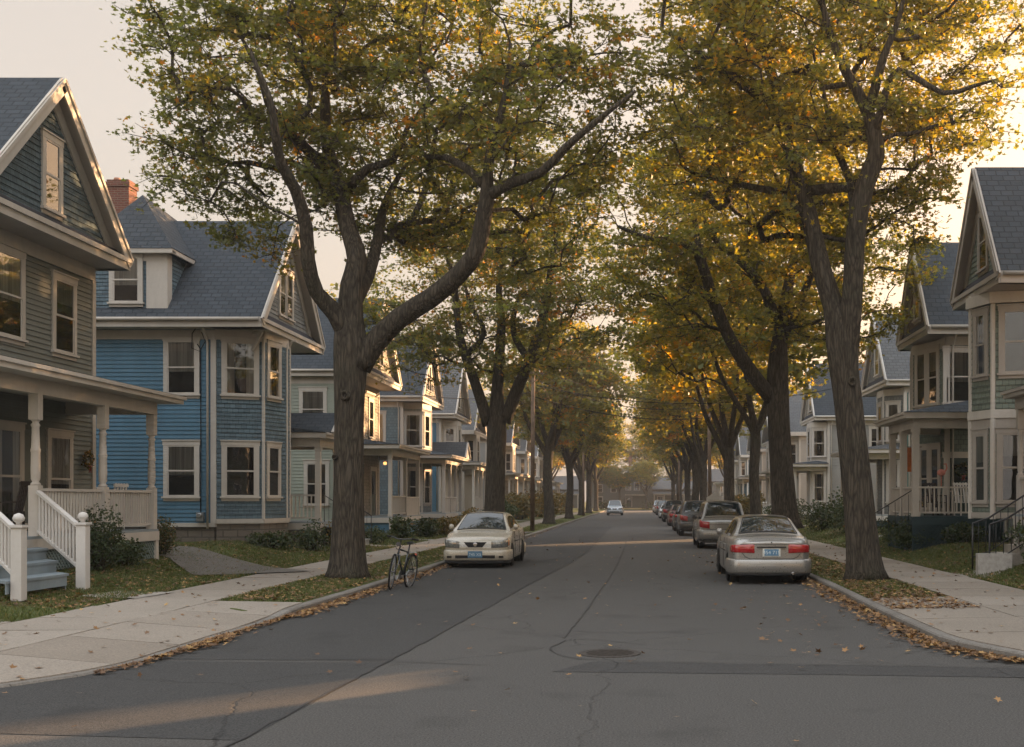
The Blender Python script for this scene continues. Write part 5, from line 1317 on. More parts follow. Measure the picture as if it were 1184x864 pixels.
for k, (x, y, a, b, c, n, lab, mt) in enumerate([
  (-10.9, 33.4, .75, .5, .28, 1500, 'low dark shrub against the stone foundation under the blue bay', SHRUB),
  (-10.2, 35.1, .5, .6, .45, 1500, 'dark green shrub left of the blue house porch steps', SHRUB),
  (-9.6, 36.4, .5, .6, .6, 1400, 'reddish shrub leaning on the blue house porch', SHRUB_GOLD),
  (-9.9, 41.6, .9, .8, .35, 1400, 'low bed of plants right of the blue house porch', SHRUB),
  (-9.8, 46.5, .5, .7, .5, 1200, 'small shrub in front of the mint house porch', SHRUB),
  (-9.4, 50.2, .5, 1.0, .45, 1300, 'dark low shrub along the mint house porch', SHRUB),
  (-9.3, 53.4, .7, .8, .45, 1200, 'golden flowering clump at the corner of the mint house porch', SHRUB_GOLD),
  (-8.95, 58.8, .6, 1.0, .6, 1300, 'yellowing shrub in front of the dusty blue house', SHRUB_GOLD),
  (-9.2, 62.4, .7, 1.0, .6, 1300, 'brownish shrub along the dusty blue house porch', SHRUB_GOLD),
  (-8.6, 70.5, 1.15, 1.2, 1.0, 3000, 'round clipped dark green bush beyond the white parked car', SHRUB),
  (-9.6, 92, 1.6, 2.2, 1.1, 1800, 'yellow shrub mass behind the third left trunk', SHRUB_GOLD),
  (-9.4, 108, 1.8, 2.6, 1.5, 1800, 'tall golden shrub between the far left trunks', SHRUB_GOLD),
  (-9.6, 128, 2.0, 2.6, 1.3, 1500, 'distant yellow green shrubs beside the oncoming pickup', SHRUB_GOLD),
  (8.6, 36.6, .8, 1.2, .55, 2600, 'dark leafy hedge clump left of the corner porch', SHRUB),
  (8.3, 34.0, .9, .7, .5, 2600, 'dark low shrub in front of the corner porch lattice', SHRUB),
  (9.6, 33.2, .8, .5, .33, 1800, 'low dark ground shrub under the corner porch skirt', SHRUB),
  (8.9, 47.5, 1.0, 1.6, .9, 2200, 'dark bush in front of the teal sided house', SHRUB),
  (8.6, 52.6, .8, 1.0, .75, 1500, 'rounded dark bush beside the teal house porch', SHRUB),
  (8.6, 63.5, 1.0, 1.4, .8, 1600, 'dark bush between the teal house and the white bayed house', SHRUB),
  (8.9, 72, .9, 1.0, .6, 1300, 'low dark shrub by the white bayed house steps', SHRUB),
  (8.6, 84, 1.2, 1.8, 1.0, 1500, 'yellow green bush behind the second right trunk', SHRUB_GOLD),
  (8.8, 98, 1.2, 1.8, 1.0, 1200, 'yellowing bush behind the third right trunk', SHRUB_GOLD),
  (-5, 200.8, 3.0, .9, .8, 1500, 'left stretch of hedge in front of the grey end house', SHRUB),
  (4.5, 200.8, 4.0, .9, .7, 1500, 'right stretch of hedge in front of the grey end house', SHRUB)]):
    shrub('shrub', lab, (x, y, g_(x, y)), a, b, c, n, .045 if y < 45 else (.07 if y < 75 else .15), mt, 100+k, 10, .4)
shrub('shrub', 'large spreading shrub beside the black iron stair railing', (9.15, 24.6, g_(9.1, 24.6)), .95, .9, .62, 4200, .045, SHRUB, 7, 26, .55, shell=.55)
shrub('shrub', 'low leafy plant below the black iron stair railing', (8.4, 23.3, g_(8.4, 23.3)), .5, .5, .3, 1500, .04, SHRUB, 8, 10, .55)
# ------------------------------------------------------------------ cars (x across, +y = front)
def carpaint(name, c, metal=.5, rough=.32):
    t = NT(name, rough, .5); t.b.inputs['Metallic'].default_value = metal
    t.b.inputs['Coat Weight'].default_value = .7; t.b.inputs['Coat Roughness'].default_value = .08
    n = t.noise(t.coord('Object'), 2.5, 6, .7); n2 = t.noise(t.coord('Object'), 30, 3, .7)
    dust = t.math('MULTIPLY', t.ramp(n, [(.4, (0, 0, 0)), (.75, (1, 1, 1))]), .25)
    t.color(t.mix(dust, c, (.22, .19, .15))); t.L(t.ramp(n2, [(.3, (rough*.8,)*3), (.7, (rough*1.4,)*3)]), t.b.inputs['Roughness']); return t.m
TAILRED = plain('red_tail_lamp', (.32, .012, .014), .12, .6, nz=.25, sc=9, coat=1.0)
TAILRED2 = plain('dark_red_tail_lamp', (.16, .008, .01), .15, .6, nz=.25, sc=9, coat=1.0)
HEADL = plain('clear_headlamp', (.26, .27, .26), .10, .6, .5, nz=.5, sc=22, coat=1.0)
AMBER = plain('amber_lamp', (.6, .2, .04), .15, .6, nz=.2, sc=14, coat=1.0)
PLATEBLUE = plain('blue_plate', (.10, .20, .30), .5, .3)
PLATEFR = plain('pale_plate_surround', (.55, .55, .50), .4, .4)
PLATEW = plain('pale_plate_lettering', (.55, .62, .66), .5, .3)
BLACKPL = plain('black_plastic', (.015, .015, .015), .6, .3)
ALLOY = plain('alloy_rim', (.42, .42, .42), .35, .5, .8, nz=.2)
def lerp_tab(tab, y):
    if y <= tab[0][0]: return tab[0][1]
    for (a, va), (b, vb) in zip(tab, tab[1:]):
        if y <= b:
            t = (y-a)/(b-a); t = t*t*(3-2*t)*.5+t*.5; return va+(vb-va)*t
    return tab[-1][1]
def make_car(name, label, cat, loc, rz, kind, paintm, group=None, lod=0, plate=None, tail=TAILRED):
    S = {
     'sedan': dict(L=4.55, W=.875, hood=[(-2.27, .90), (-2.2, .985), (-1.75, 1.02), (-1.2, 1.0), (.9, .98), (1.3, .92), (2.0, .80), (2.2, .70), (2.27, .62)], yc=1.15, yf=.35, yr=-1.0, yd=-1.72, zr=1.42, zb=.98, wt=.60, wr_=.315, ax=(-1.32, 1.34), tail=(.83, .83, .22, .84), bump=(.26, .53)),
     'suv': dict(L=4.6, W=.92, hood=[(-2.3, .98), (-2.2, 1.05), (-1.2, 1.06), (.9, 1.05), (1.3, 1.02), (2.0, .95), (2.2, .84), (2.3, .72)], yc=1.25, yf=.55, yr=-1.95, yd=-2.22, zr=1.73, zb=1.06, wt=.66, wr_=.36, ax=(-1.33, 1.33), tail=(.88, 1.08, .26, .9), bump=(.38, .70)),
     'hatch': dict(L=4.2, W=.86, hood=[(-2.1, .90), (-2.0, .98), (-1.0, 1.0), (.8, .97), (1.2, .92), (1.8, .82), (2.0, .74), (2.1, .62)], yc=1.15, yf=.4, yr=-1.55, yd=-2.0, zr=1.46, zb=.98, wt=.60, wr_=.31, ax=(-1.25, 1.25), tail=(.90, 1.0, .2, .84), bump=(.3, .58)),
    }[kind]
    L2 = S['L']/2; W = S['W']; root = thing(name, label, cat, loc, rz, group); wr = S['wr_']; ax = S['ax']
    def hw(y):
        e = L2-abs(y); w = W*(1-.10*max(0, 1-e/.75)**2)
        if e < .16: w -= .11*(1-math.sqrt(max(0, 1-(1-e/.16)**2)))
        return w
    def ht(y): return lerp_tab(S['hood'], y)
    def zb(y):
        e = L2-abs(y); z = .20+.08*max(0, 1-e/.5)
        for a in ax:
            d = abs(y-a); ra = wr+.055
            if d < ra: z = max(z, wr+math.sqrt(ra*ra-d*d))
        return z
    ys = sorted(set([round(-L2+S['L']*k/46, 4) for k in range(47)]+[round(a+s*(wr+.055)*q, 4) for a in ax for s in (-1, 1) for q in (.2, .5, .75, .9, .97, 1.0, 1.01)]+[-L2+.02, -L2+.05, -L2+.1, L2-.02, L2-.05, L2-.1]))
    def sect(y):
        w, h, z0 = hw(y), ht(y), zb(y); H = h-z0; p = [(w*.95, z0), (w*.985, z0+.10*H), (w*1.0, z0+.38*H), (w*1.0, z0+.55*H), (w*.985, z0+.72*H), (w*.965, h-.10*H-.0), (w*.93, h-.035), (w*.86, h-.006), (w*.6, h+.012), (w*.3, h+.022), (0, h+.026)]
        return p
    G = []
    for y in ys:
        p = sect(y); G.append([(x, y, z) for x, z in p]+[(-x, y, z) for x, z in p[-2::-1]])
    m = MB(); m.grid([r[::-1] for r in G], 0)
    # end caps, slightly bulged
    for sgn, row in ((-1, G[0]), (1, G[-1])):
        n = len(row); half = n//2; cap = []
        for j in range(half+1):
            xr, y, z = row[j]; K = 10; cap.append([(xr*(1-2*k/K), y+sgn*.05*(1-abs(1-2*k/K)**2.2)*min(1, (half-j)/3), z+(.0 if j < half else 0)) for k in range(K+1)])
        m.grid(cap if sgn < 0 else [c[::-1] for c in cap], 0)
    body = m.build('body', paintm, root)
    # dark wheel wells and floor
    d = MB(); d.box(-W*.80, W*.80, -L2+.25, L2-.25, .22, .50)
    for a in ax:
        for s in (-1, 1): d.lathe((s*(W-.06), a, wr), [(wr+.045, -.2*(1 if s > 0 else -1)), (wr+.05, .0)], 24, axis='x')
    d.build('underbody', BLACKPL, root)
    # greenhouse
    yc, yf, yr, yd, zr, zbl = S['yc'], S['yf'], S['yr'], S['yd'], S['zr'], S['zb']; wt = S['wt']; wbl = W*.90
    def zt(y):
        if y > yf: t = (yc-y)/(yc-yf); return ht(yc)+.0+(zr-.02-ht(yc))*(1-(1-t)**1.25)
        if y < yr: t = (y-yd)/(yr-yd); return ht(yd)+(zr-.03-ht(yd))*(1-(1-t)**1.2)
        t = (y-yr)/(yf-yr); return zr-.03*(1-t)-.02*t+.035*math.sin(math.pi*t)
    def ws(y): q = (zt(y)-zbl)/(zr-zbl); return wbl+(wt-wbl)*max(0, q)
    gy = sorted(set([yd+(yr-yd)*k/8 for k in range(9)]+[yr+(yf-yr)*k/12 for k in range(13)]+[yf+(yc-yf)*k/8 for k in range(9)]))
    def gsec(y):
        z1, w1 = zt(y), ws(y); b = min(ht(y), zbl)-.02; H = max(.01, z1-b); c = min(.10, H*.4); p = [(wbl+.005, b)]
        for q in (.35, .7): p.append((wbl+(w1-wbl)*q, b+(z1-c-b)*q))
        p += [(w1+.0, z1-c), (w1-.02, z1-c*.55), (w1-.055, z1-c*.2), (w1-.11, z1)]
        for q in (.66, .33, 0): p.append(((w1-.11)*q, z1+.035*(1-q*q)))
        return p
    m = MB(); G = []
    for y in gy: p = gsec(y); G.append([(x, y, z) for x, z in p]+[(-x, y, z) for x, z in p[-2::-1]])
    m.grid([r[::-1] for r in G], 0); m.build('roof', paintm, root)
    def screen(nm, ya, yb, inset, off=.008):
        g = MB(); rows = []
        for k in range(9):
            y = ya+(yb-ya)*k/8; w1 = ws(y)-inset; z1 = zt(y); rows.append([(w1*q, y, z1+.035*(1-(w1*q/(ws(y)-.11))**2 if abs(w1*q) < ws(y)-.11 else 0)+off) for q in (-1, -.75, -.5, -.25, 0, .25, .5, .75, 1)])
        g.grid(rows, 0); return g.build(nm, CARGLASS, root)
    screen('windscreen', yc-.06, yf+.02, .13); 
    screen('rear_window', yd+(.09 if kind == 'sedan' else .05), yr-.03, .14)
    # seals round the rear window and windscreen
    fr = MB()
    for (ya, yb) in ((yd+(.06 if kind == 'sedan' else .03), yr-.01), (yc-.04, yf+.0)):
        for s in (-1, 1):
            P = [(s*(ws(ya+(yb-ya)*k/6)-.12), ya+(yb-ya)*k/6, zt(ya+(yb-ya)*k/6)+.008) for k in range(7)]; fr.tube(P, .009, 5)
        for y in (ya, yb): w1 = ws(y)-.12; fr.tube([(-w1, y, zt(y)+.008), (-w1*.5, y, zt(y)+.034), (0, y, zt(y)+.042), (w1*.5, y, zt(y)+.034), (w1, y, zt(y)+.008)], .010, 5)
    fr.build('window_seal', BLACKPL, root)
    # side windows
    pil = [(yr+.05 if kind != 'suv' else yr+.75, yf*.3-.55), (yf*.3-.47, yf+.45)]
    if kind == 'suv': pil.append((yr-.02, yr+.65))
    if kind in ('hatch', 'sedan'): pil = [(yr-.18, yf*.3-.5), (yf*.3-.42, yf+.45)]
    for s in (-1, 1):
        for (ya, yb) in pil:
            g = MB(); rows = []
            for k in range(9):
                y = ya+(yb-ya)*k/8; z1 = zt(y)-.095; b = zbl+.02; top = max(b+.01, z1); w1 = ws(y); row = []
                for q in (0, .33, .66, 1):
                    z = b+(top-b)*q; c0 = min(.10, (zt(y)-b+.04)*.4); f = (z-(min(ht(y), zbl)-.02))/max(.02, (zt(y)-c0-(min(ht(y), zbl)-.02))); row.append((s*(wbl+(w1-wbl)*min(1, f)+.008), y, z))
                rows.append(row)
            g.grid(rows, 0); g.build('side_window', CARGLASS, root)
    # wheels
    for a in ax:
        for s in (-1, 1):
            t = MB(); o = s*(W-.10); prof = [(wr-.10, -.10), (wr-.03, -.105), (wr, -.085), (wr+.003, -.03), (wr+.003, .03), (wr, .085), (wr-.03, .105), (wr-.10, .10)]
            t.lathe((o, a, wr), [(r, h*s) for r, h in prof][::1 if s > 0 else 1], 28, axis='x')
            w = t.build('wheel', RUBBER, root)
            r = MB(); r.lathe((o, a, wr), [(wr-.095, s*.0), (wr-.09, s*.092), (wr-.115, s*.085), (wr-.125, s*.05)], 24, axis='x')
            for k in range(7):
                an = k*2*math.pi/7; c, sn = math.cos(an), math.sin(an)
                r.bar((o+s*.075, a+c*.03, wr+sn*.03), (o+s*.083, a+c*(wr-.11), wr+sn*(wr-.11)), .045, .03, up=(1, 0, 0))
            r.lathe((o, a, wr), [(.045, s*.05), (.05, s*.09), (.03, s*.095)], 12, axis='x')
            r.build('rim', ALLOY, w)
    # wrap helper: shell following the plan outline near an end
    def outline(sgn):
        P = []; y = L2-.95
        n = 22
        for k in range(n+1):
            yy = L2-.95*(1-k/n)**1.6; P.append((hw(yy), sgn*yy))
        w = P[-1][0]
        for k in range(1, 25): q = 1-k/12; P.append((w*q, sgn*(L2+.05*(1-abs(q)**2.2))))
        P += [(-x, y) for x, y in P[:n+1][::-1]]
        # arclength
        S_ = [0]
        for i in range(1, len(P)): S_.append(S_[-1]+math.dist(P[i], P[i-1]))
        mid = S_[-1]/2; return P, [s-mid for s in S_]
    def wrap(sgn, s0, s1, z0, z1, proud, mi_mat, nm, z0b=None, z1b=None, bev=.012, par=None, n=None):
        P, S_ = outline(sgn); n = n or max(3, int((s1-s0)/.05)); rows = []
        for k in range(n+1):
            s = s0+(s1-s0)*k/n; i = max(1, min(len(P)-1, next((j for j in range(len(S_)) if S_[j] >= s), len(S_)-1))); t = (s-S_[i-1])/max(1e-6, S_[i]-S_[i-1])
            x = P[i-1][0]+(P[i][0]-P[i-1][0])*t; y = P[i-1][1]+(P[i][1]-P[i-1][1])*t; dx, dy = P[i][0]-P[i-1][0], P[i][1]-P[i-1][1]; l = math.hypot(dx, dy) or 1; nx, ny = sgn*dy/l*1, -sgn*dx/l
            if ny*sgn < -.3 or (abs(ny) < .3 and nx*x < 0): nx, ny = -nx, -ny
            f = k/n; a = z0+((z0b if z0b is not None else z0)-z0)*f; b = z1+((z1b if z1b is not None else z1)-z1)*f; e = proud if 0 < k < n else proud*.3
            rows.append([(x-nx*.03, y-ny*.03, a), (x+nx*e*.6, y+ny*e*.6, a), (x+nx*e, y+ny*e, a+bev), (x+nx*e*1.04, y+ny*e*1.04, (a+b)/2), (x+nx*e, y+ny*e, b-bev), (x+nx*e*.6, y+ny*e*.6, b), (x-nx*.03, y-ny*.03, b)])
        m = MB(); m.grid(rows, 0); return m.build(nm, mi_mat, par or root)
    b0, b1 = S['bump']
    wrap(-1, -1.42, 1.42, b0-.03, b1, .055, paintm, 'rear_bumper', bev=.035)
    wrap(-1, -1.30, 1.30, b0-.08, b0-.02, .03, BLACKPL, 'rear_valance')
    wrap(1, -1.42, 1.42, b0-.06, b1-.06, .045, paintm, 'front_bumper', bev=.04)
    wrap(1, -1.30, 1.30, b0-.14, b0-.05, .02, BLACKPL, 'front_valance')
    t0, t1, ti, to_ = S['tail']
    wh = W*.93
    for s in (-1, 1):
        a, b = (.36, 1.04) if kind != 'suv' else (.52, 1.04)
        lo, hi = (a, b) if s > 0 else (-b, -a)
        if s > 0: wrap(-1, lo, hi, t0-.17 if kind == 'sedan' else t0-.14, t0+.02 if kind == 'sedan' else t1-.1, .022, tail, 'taillight', z0b=t0-.15 if kind == 'sedan' else t0-.06, z1b=t0+.0 if kind == 'sedan' else t1-.02)
        else: wrap(-1, lo, hi, t0-.15 if kind == 'sedan' else t0-.06, t0+.0 if kind == 'sedan' else t1-.02, .022, tail, 'taillight', z0b=t0-.17 if kind == 'sedan' else t0-.14, z1b=t0+.02 if kind == 'sedan' else t1-.1)
    if lod == 0:
        # trunk lid seams
        sm = MB(); P, S_ = outline(-1); yb = -L2-.052
        z1_ = t0-.20; zb_ = b1+.01
        for s in (-1, 1):
            sm.tube([(s*.62, yb+.02, t0-.17), (s*.56, yb+.006, (z1_+zb_)/2), (s*.46, yb-.002, zb_)], .005, 4)
        sm.tube([(-.46, yb-.002, zb_), (0, yb-.004, zb_), (.46, yb-.002, zb_)], .005, 4)
        sm.tube([(0, yb-.006, t0+.045), (.001, yb-.006, t0+.07)], .012, 6)
        sm.tube([(-.66, yb+.03, t0+.015), (-.3, yb+.0, t0+.012), (.3, yb+.0, t0+.012), (.66, yb+.03, t0+.015)], .0045, 4)
        sm.build('panel_seam', BLACKPL, root)
        r = MB(); r.box(-.31, .31, yb-.028, yb+.02, .775 if kind == 'sedan' else .93, .80 if kind == 'sedan' else .955); r.build('plate_light_bar', BLACKPL if kind == 'sedan' else CHROME, root)
        for s in (-1, 1):   # side marker divider, door seams, rub strip
            ds = MB()
            for y in (-.28-.1, .78): ds.tube([(s*(W+.002), y, .30), (s*(W+.004), y, .6), (s*(W*.975+.002), y-.02, ht(y)-.06)], .005, 4)
            ds.tube([(s*(W+.004), -.93, .66), (s*(W+.006), .2, .66), (s*(W+.004), .9, .66)], .012, 4); ds.build('door_seam', BLACKPL, root)
            for y in (-.80, .28):
                h = MB(); h.tube([(s*(W-.01), y-.1, .80), (s*(W+.03), y-.08, .81), (s*(W+.03), y+.08, .81), (s*(W-.01), y+.1, .80)], .014, 6); h.build('door_handle', paintm, root)
        ex = MB(); ex.lathe((.45, -L2+.0, .23), [(.03, 0), (.03, -.09), (.024, -.09)], 10, axis='y'); ex.build('exhaust_pipe', CHROME, root)
    # front end
    z_h = ht(L2-.08)
    for s in (-1, 1):
        lo, hi = (.42, .98) if s > 0 else (-.98, -.42)
        a0, a1 = (z_h-.18, z_h+.0), (z_h-.15, z_h+.07)
        if s > 0: wrap(1, lo, hi, a0[0], a0[1], .015, HEADL, 'headlight', z0b=a1[0], z1b=a1[1])
        else: wrap(1, lo, hi, a1[0], a1[1], .015, HEADL, 'headlight', z0b=a0[0], z1b=a0[1])
    wrap(1, .99, 1.10, z_h-.12, z_h+.03, .015, AMBER, 'turn_signal', n=3); wrap(1, -1.10, -.99, z_h-.12, z_h+.03, .015, AMBER, 'turn_signal', n=3)
    g = MB(); yb = L2+.052
    g.solid([(-.30, yb+.004, z_h-.02), (.30, yb+.004, z_h-.02), (.19, yb+.006, z_h-.15), (-.19, yb+.006, z_h-.15)], (0, .012, 0)); gr = g.build('grille', BLACKPL, root)
    e = MB(); e.lathe((0, yb+.02, z_h-.085), [(.055, 0), (.055, .008), (.04, .012)], 16, axis='y'); eo = e.build('badge', CHROME, gr); 
    g = MB(); g.box(-.52, .52, yb+.03, yb+.048, b0+.0, b0+.075); g.box(-.74, -.62, yb-.0, yb+.03, b0+.01, b0+.06); g.box(.62, .74, yb-.0, yb+.03, b0+.01, b0+.06); g.build('lower_grille', BLACKPL, root)
    # mirrors
    for s in (-1, 1):
        mm = MB(); c = (s*(W*.90+.10), yc-.42, zbl+.06); mm.lathe(c, [(.02, -.07), (.065, -.05), (.085, 0), (.075, .045), (.03, .06)], 10, axis='x'); mm.bar((s*W*.86, yc-.40, zbl+.0), c, .05, .04); mm.build('wing_mirror', paintm if kind != 'suv' else BLACKPL, root)
    def plate_(y, z, ny, txt):
        p = MB(); s = -1 if ny < 0 else 1
        p.box(-.19, .19, y-.004, y+.004, z-.085, z+.085); po = p.build('plate_frame', PLATEFR if ny < 0 else PLATEBLUE, root)
        q = MB(); q.box(-.152, .152, y+s*.006-.002, y+s*.006+.002, z-.07, z+.07); q.build('number_plate', PLATEBLUE, po)
        cu = bpy.data.curves.new('plate_lettering', 'FONT'); cu.body = txt; cu.size = .105; cu.align_x = 'CENTER'; cu.align_y = 'CENTER'; cu.extrude = .001; cu.space_character = 1.05
        tmp = bpy.data.objects.new('tmp', cu); COL.objects.link(tmp); dg = bpy.context.evaluated_depsgraph_get(); me = bpy.data.meshes.new_from_object(tmp.evaluated_get(dg)); bpy.data.objects.remove(tmp)
        me.name = 'plate_lettering'; me.materials.clear(); me.materials.append(PLATEW)
        o = bpy.data.objects.new('plate_lettering', me); link(o, po); o.location = (0, y+s*.010, z-.005); o.rotation_euler = (R(90), 0, R(180) if s > 0 else 0); KIDS.setdefault(po.name, []).append(o)
    if plate == 'rear': plate_(-L2-.06, .675, -1, '454 715')
    if plate == 'front': plate_(L2+.105, b0+.10, 1, '745 X5')
    return root
SILVER = carpaint('silver_beige_car_paint', (.29, .28, .26), .55, .30)
CREAMCAR = carpaint('cream_white_car_paint', (.44, .40, .325), .2, .28)
GREYCAR = carpaint('silver_grey_car_paint', (.24, .23, .21), .5, .3)
DARKCAR = carpaint('charcoal_car_paint', (.05, .052, .055), .5, .28)
BLACKCAR = carpaint('black_car_paint', (.02, .02, .022), .3, .25)
MAROON = carpaint('dark_maroon_car_paint', (.10, .02, .02), .4, .28)
PALECAR = carpaint('pale_blue_white_car_paint', (.42, .46, .50), .3, .28)
gp = 'cars parked along the kerb'
make_car('parked_car', 'silver beige sedan seen from behind with red taillights, nearest car on the right', 'car', (2.83, 23.9+2.3, .006), 0, 'sedan', SILVER, gp, plate='rear')
make_car('parked_car', 'tall silver grey estate parked right in front of the silver beige sedan', 'car', (3.12, 41.0+2.3, .006), 0, 'suv', GREYCAR, gp, tail=TAILRED)
make_car('parked_car', 'cream white car facing the camera with blue front plate, parked on the left', 'car', (-4.28, 29.6+2.25, .006), math.pi, 'sedan', CREAMCAR, gp, plate='front')
for (x, Y, kd, mt, lab, rz) in [
   (2.95, 55.5, 'suv', DARKCAR, 'charcoal car with red taillight just ahead of the silver grey estate', 0),
   (2.9, 63.5, 'hatch', BLACKCAR, 'black hatchback ahead of the charcoal car on the right', 0),
   (2.95, 76.5, 'sedan', MAROON, 'dark maroon sedan ahead of the black hatchback on the right', 0),
   (2.9, 91.0, 'suv', BLACKCAR, 'small dark car behind the pale bluish car on the right', 0),
   (2.9, 108.0, 'sedan', PALECAR, 'pale bluish car facing this way in the right hand row', math.pi),
   (3.0, 130.0, 'suv', DARKCAR, 'distant dark car beyond the pale bluish one', 0),
   (3.0, 146.0, 'sedan', GREYCAR, 'distant grey car near the end of the right hand row', 0),
   (3.0, 158.0, 'suv', PALECAR, 'farthest pale car of the right hand row', 0)]:
    make_car('parked_car', lab, 'car', (x, Y+2.3, .006), rz, kd, mt, gp, lod=1)
make_car('oncoming_car', 'small pale car with dark bumper coming towards the camera far down the road', 'car', (-2.7, 131, .006), math.pi, 'suv', PALECAR, lod=1)
# ------------------------------------------------------------------ bicycle
def bicycle():
    root = thing('bicycle', 'dark bicycle leaning at the left kerb with its front wheel towards the camera', 'bicycle', (-4.83, 22.75, .006), 0)
    FR = plain('dark_grey_bicycle_paint', (.035, .04, .045), .35, .5, .3, coat=.5); root.rotation_euler = (R(3), R(-7), R(171))
    BIKEBLK = plain('satin_black_bicycle_part', (.03, .03, .032), .4, .5)
    r = .345; yf, yr = .52, -.52
    def wheel(y, steer=0.0):
        t = MB(); n = 40
        c, s = math.cos(steer), math.sin(steer)
        P = [(-s*r*math.cos(2*math.pi*k/n), y+c*r*math.cos(2*math.pi*k/n), r+.0+r*math.sin(2*math.pi*k/n)) for k in range(n+1)]
        t.tube(P, .019, 8, cap=False); w = t.build('wheel', RUBBER, root)
        q = MB(); P = [(-s*(r-.03)*math.cos(2*math.pi*k/n), y+c*(r-.03)*math.cos(2*math.pi*k/n), r+(r-.03)*math.sin(2*math.pi*k/n)) for k in range(n+1)]; q.tube(P, .009, 6, cap=False)
        q.lathe((0, y, r), [(.012, -.05), (.03, -.04), (.018, -.03), (.018, .03), (.03, .04), (.012, .05)], 10, axis='x')
        q.build('rim', plain('dull_bicycle_rim', (.12, .12, .12), .5, .4, .5), w)
        sp = MB()
        for k in range(24):
            a = 2*math.pi*k/24; sd = .03 if k % 2 else -.03; sp.tube([(sd, y, r), (-s*(r-.035)*math.cos(a), y+c*(r-.035)*math.cos(a), r+(r-.035)*math.sin(a))], .0018, 3, cap=False)
        sp.build('spokes', ALLOY, w)
    wheel(yf, .22); wheel(yr)
    f = MB(); bb = (0, -.08, .28); st = (0, -.22, .80); hd = (0, .30, .80); hb = (0, .335, .68)
    f.tube([bb, (0, -.24, .86)], .016, 8); f.tube([(0, -.20, .74), hd], .016, 8); f.tube([bb, hb], .019, 8); f.tube([hd, hb], .02, 8)
    for s in (-1, 1): f.tube([(s*.02, -.2, .74), (s*.055, yr, r)], .009, 6); f.tube([(s*.03, -.08, .28), (s*.055, yr, r)], .010, 6)
    f.build('frame', FR, root)
    k = MB()
    for s in (-1, 1): k.tube([(s*.045, .345, .68), (s*.055, .40, .52), (s*.05, yf, r)], .011, 6)
    k.tube([(-.05, .345, .68), (.05, .345, .68)], .014, 6); k.build('fork', plain('dark_fork', (.10, .11, .12), .35, .5, .6), root)
    h = MB(); h.tube([(0, .30, .80), (0, .28, .96), (0, .33, 1.0)], .014, 8); h.tube([(-.31, .20, 1.02), (-.2, .28, 1.03), (-.06, .335, 1.0), (.06, .335, 1.0), (.2, .28, 1.03), (.31, .20, 1.02)], .013, 8); h.build('handlebar', BIKEBLK, root)
    for s in (-1, 1):
        g = MB(); g.tube([(s*.21, .27, 1.03), (s*.33, .19, 1.02)], .019, 8); g.build('grip', RUBBER, root)
    b = MB(); b.tube([(-.25, .3, 1.0), (-.12, .40, .93), (-.02, .40, .8), (0, .40, .70)], .005, 4); b.tube([(.25, .3, 1.0), (.12, .40, .93), (.02, .40, .8), (.0, .1, .76)], .005, 4); b.build('brake_cable', RUBBER, root)
    l = MB(); l.lathe((0, .36, .90), [(.035, 0), (.045, .05), (.045, .06)], 12, axis='y'); l.build('lamp', BIKEBLK, root)
    s_ = MB(); s_.grid([[(x*w, y, z-.03*abs(x)) for x in (-1, -.5, 0, .5, 1)] for (y, w, z) in ((-.38, .05, .955), (-.36, .085, .965), (-.28, .085, .96), (-.2, .04, .95), (-.10, .022, .95), (-.09, .01, .94))], 0); s_.grid([[(x*w, y, z-.045) for x in (1, 0, -1)] for (y, w, z) in ((-.38, .05, .955), (-.28, .085, .96), (-.2, .04, .95), (-.09, .01, .94))], 0); s_.tube([(0, -.24, .84), (0, -.26, .93)], .013, 6); s_.build('saddle', RUBBER, root)
    c = MB(); c.lathe((.05, -.08, .28), [(.09, 0), (.095, .004), (.085, .008)], 20, axis='x'); c.bar((.07, -.08, .28), (.075, .05, .16), .014, .02); c.bar((-.07, -.08, .28), (-.075, -.21, .40), .014, .02); c.build('crank', STEEL, root)
    for (x, y, z) in ((.12, .05, .16), (-.12, -.21, .40)): p = MB(); p.box(x-.045, x+.045, y-.035, y+.035, z-.012, z+.012); p.build('pedal', BLACKPL, root)
    rk = MB(); 
    for s in (-1, 1): rk.tube([(s*.06, -.24, .74), (s*.06, -.66, .73), (s*.055, yr, r)], .006, 5)
    rk.tube([(-.06, -.66, .73), (.06, -.66, .73)], .006, 5); rk.tube([(-.06, -.45, .735), (.06, -.45, .735)], .006, 5); rk.build('rack', STEEL, root)
    ks = MB(); ks.tube([(-.03, -.15, .3), (-.16, -.12, .03)], .008, 5); ks.build('kickstand', STEEL, root)
    rf = MB(); rf.lathe((0, -.68, .70), [(.03, 0), (.03, -.012)], 10, axis='y'); rf.build('reflector', TAILRED, root)
bicycle()

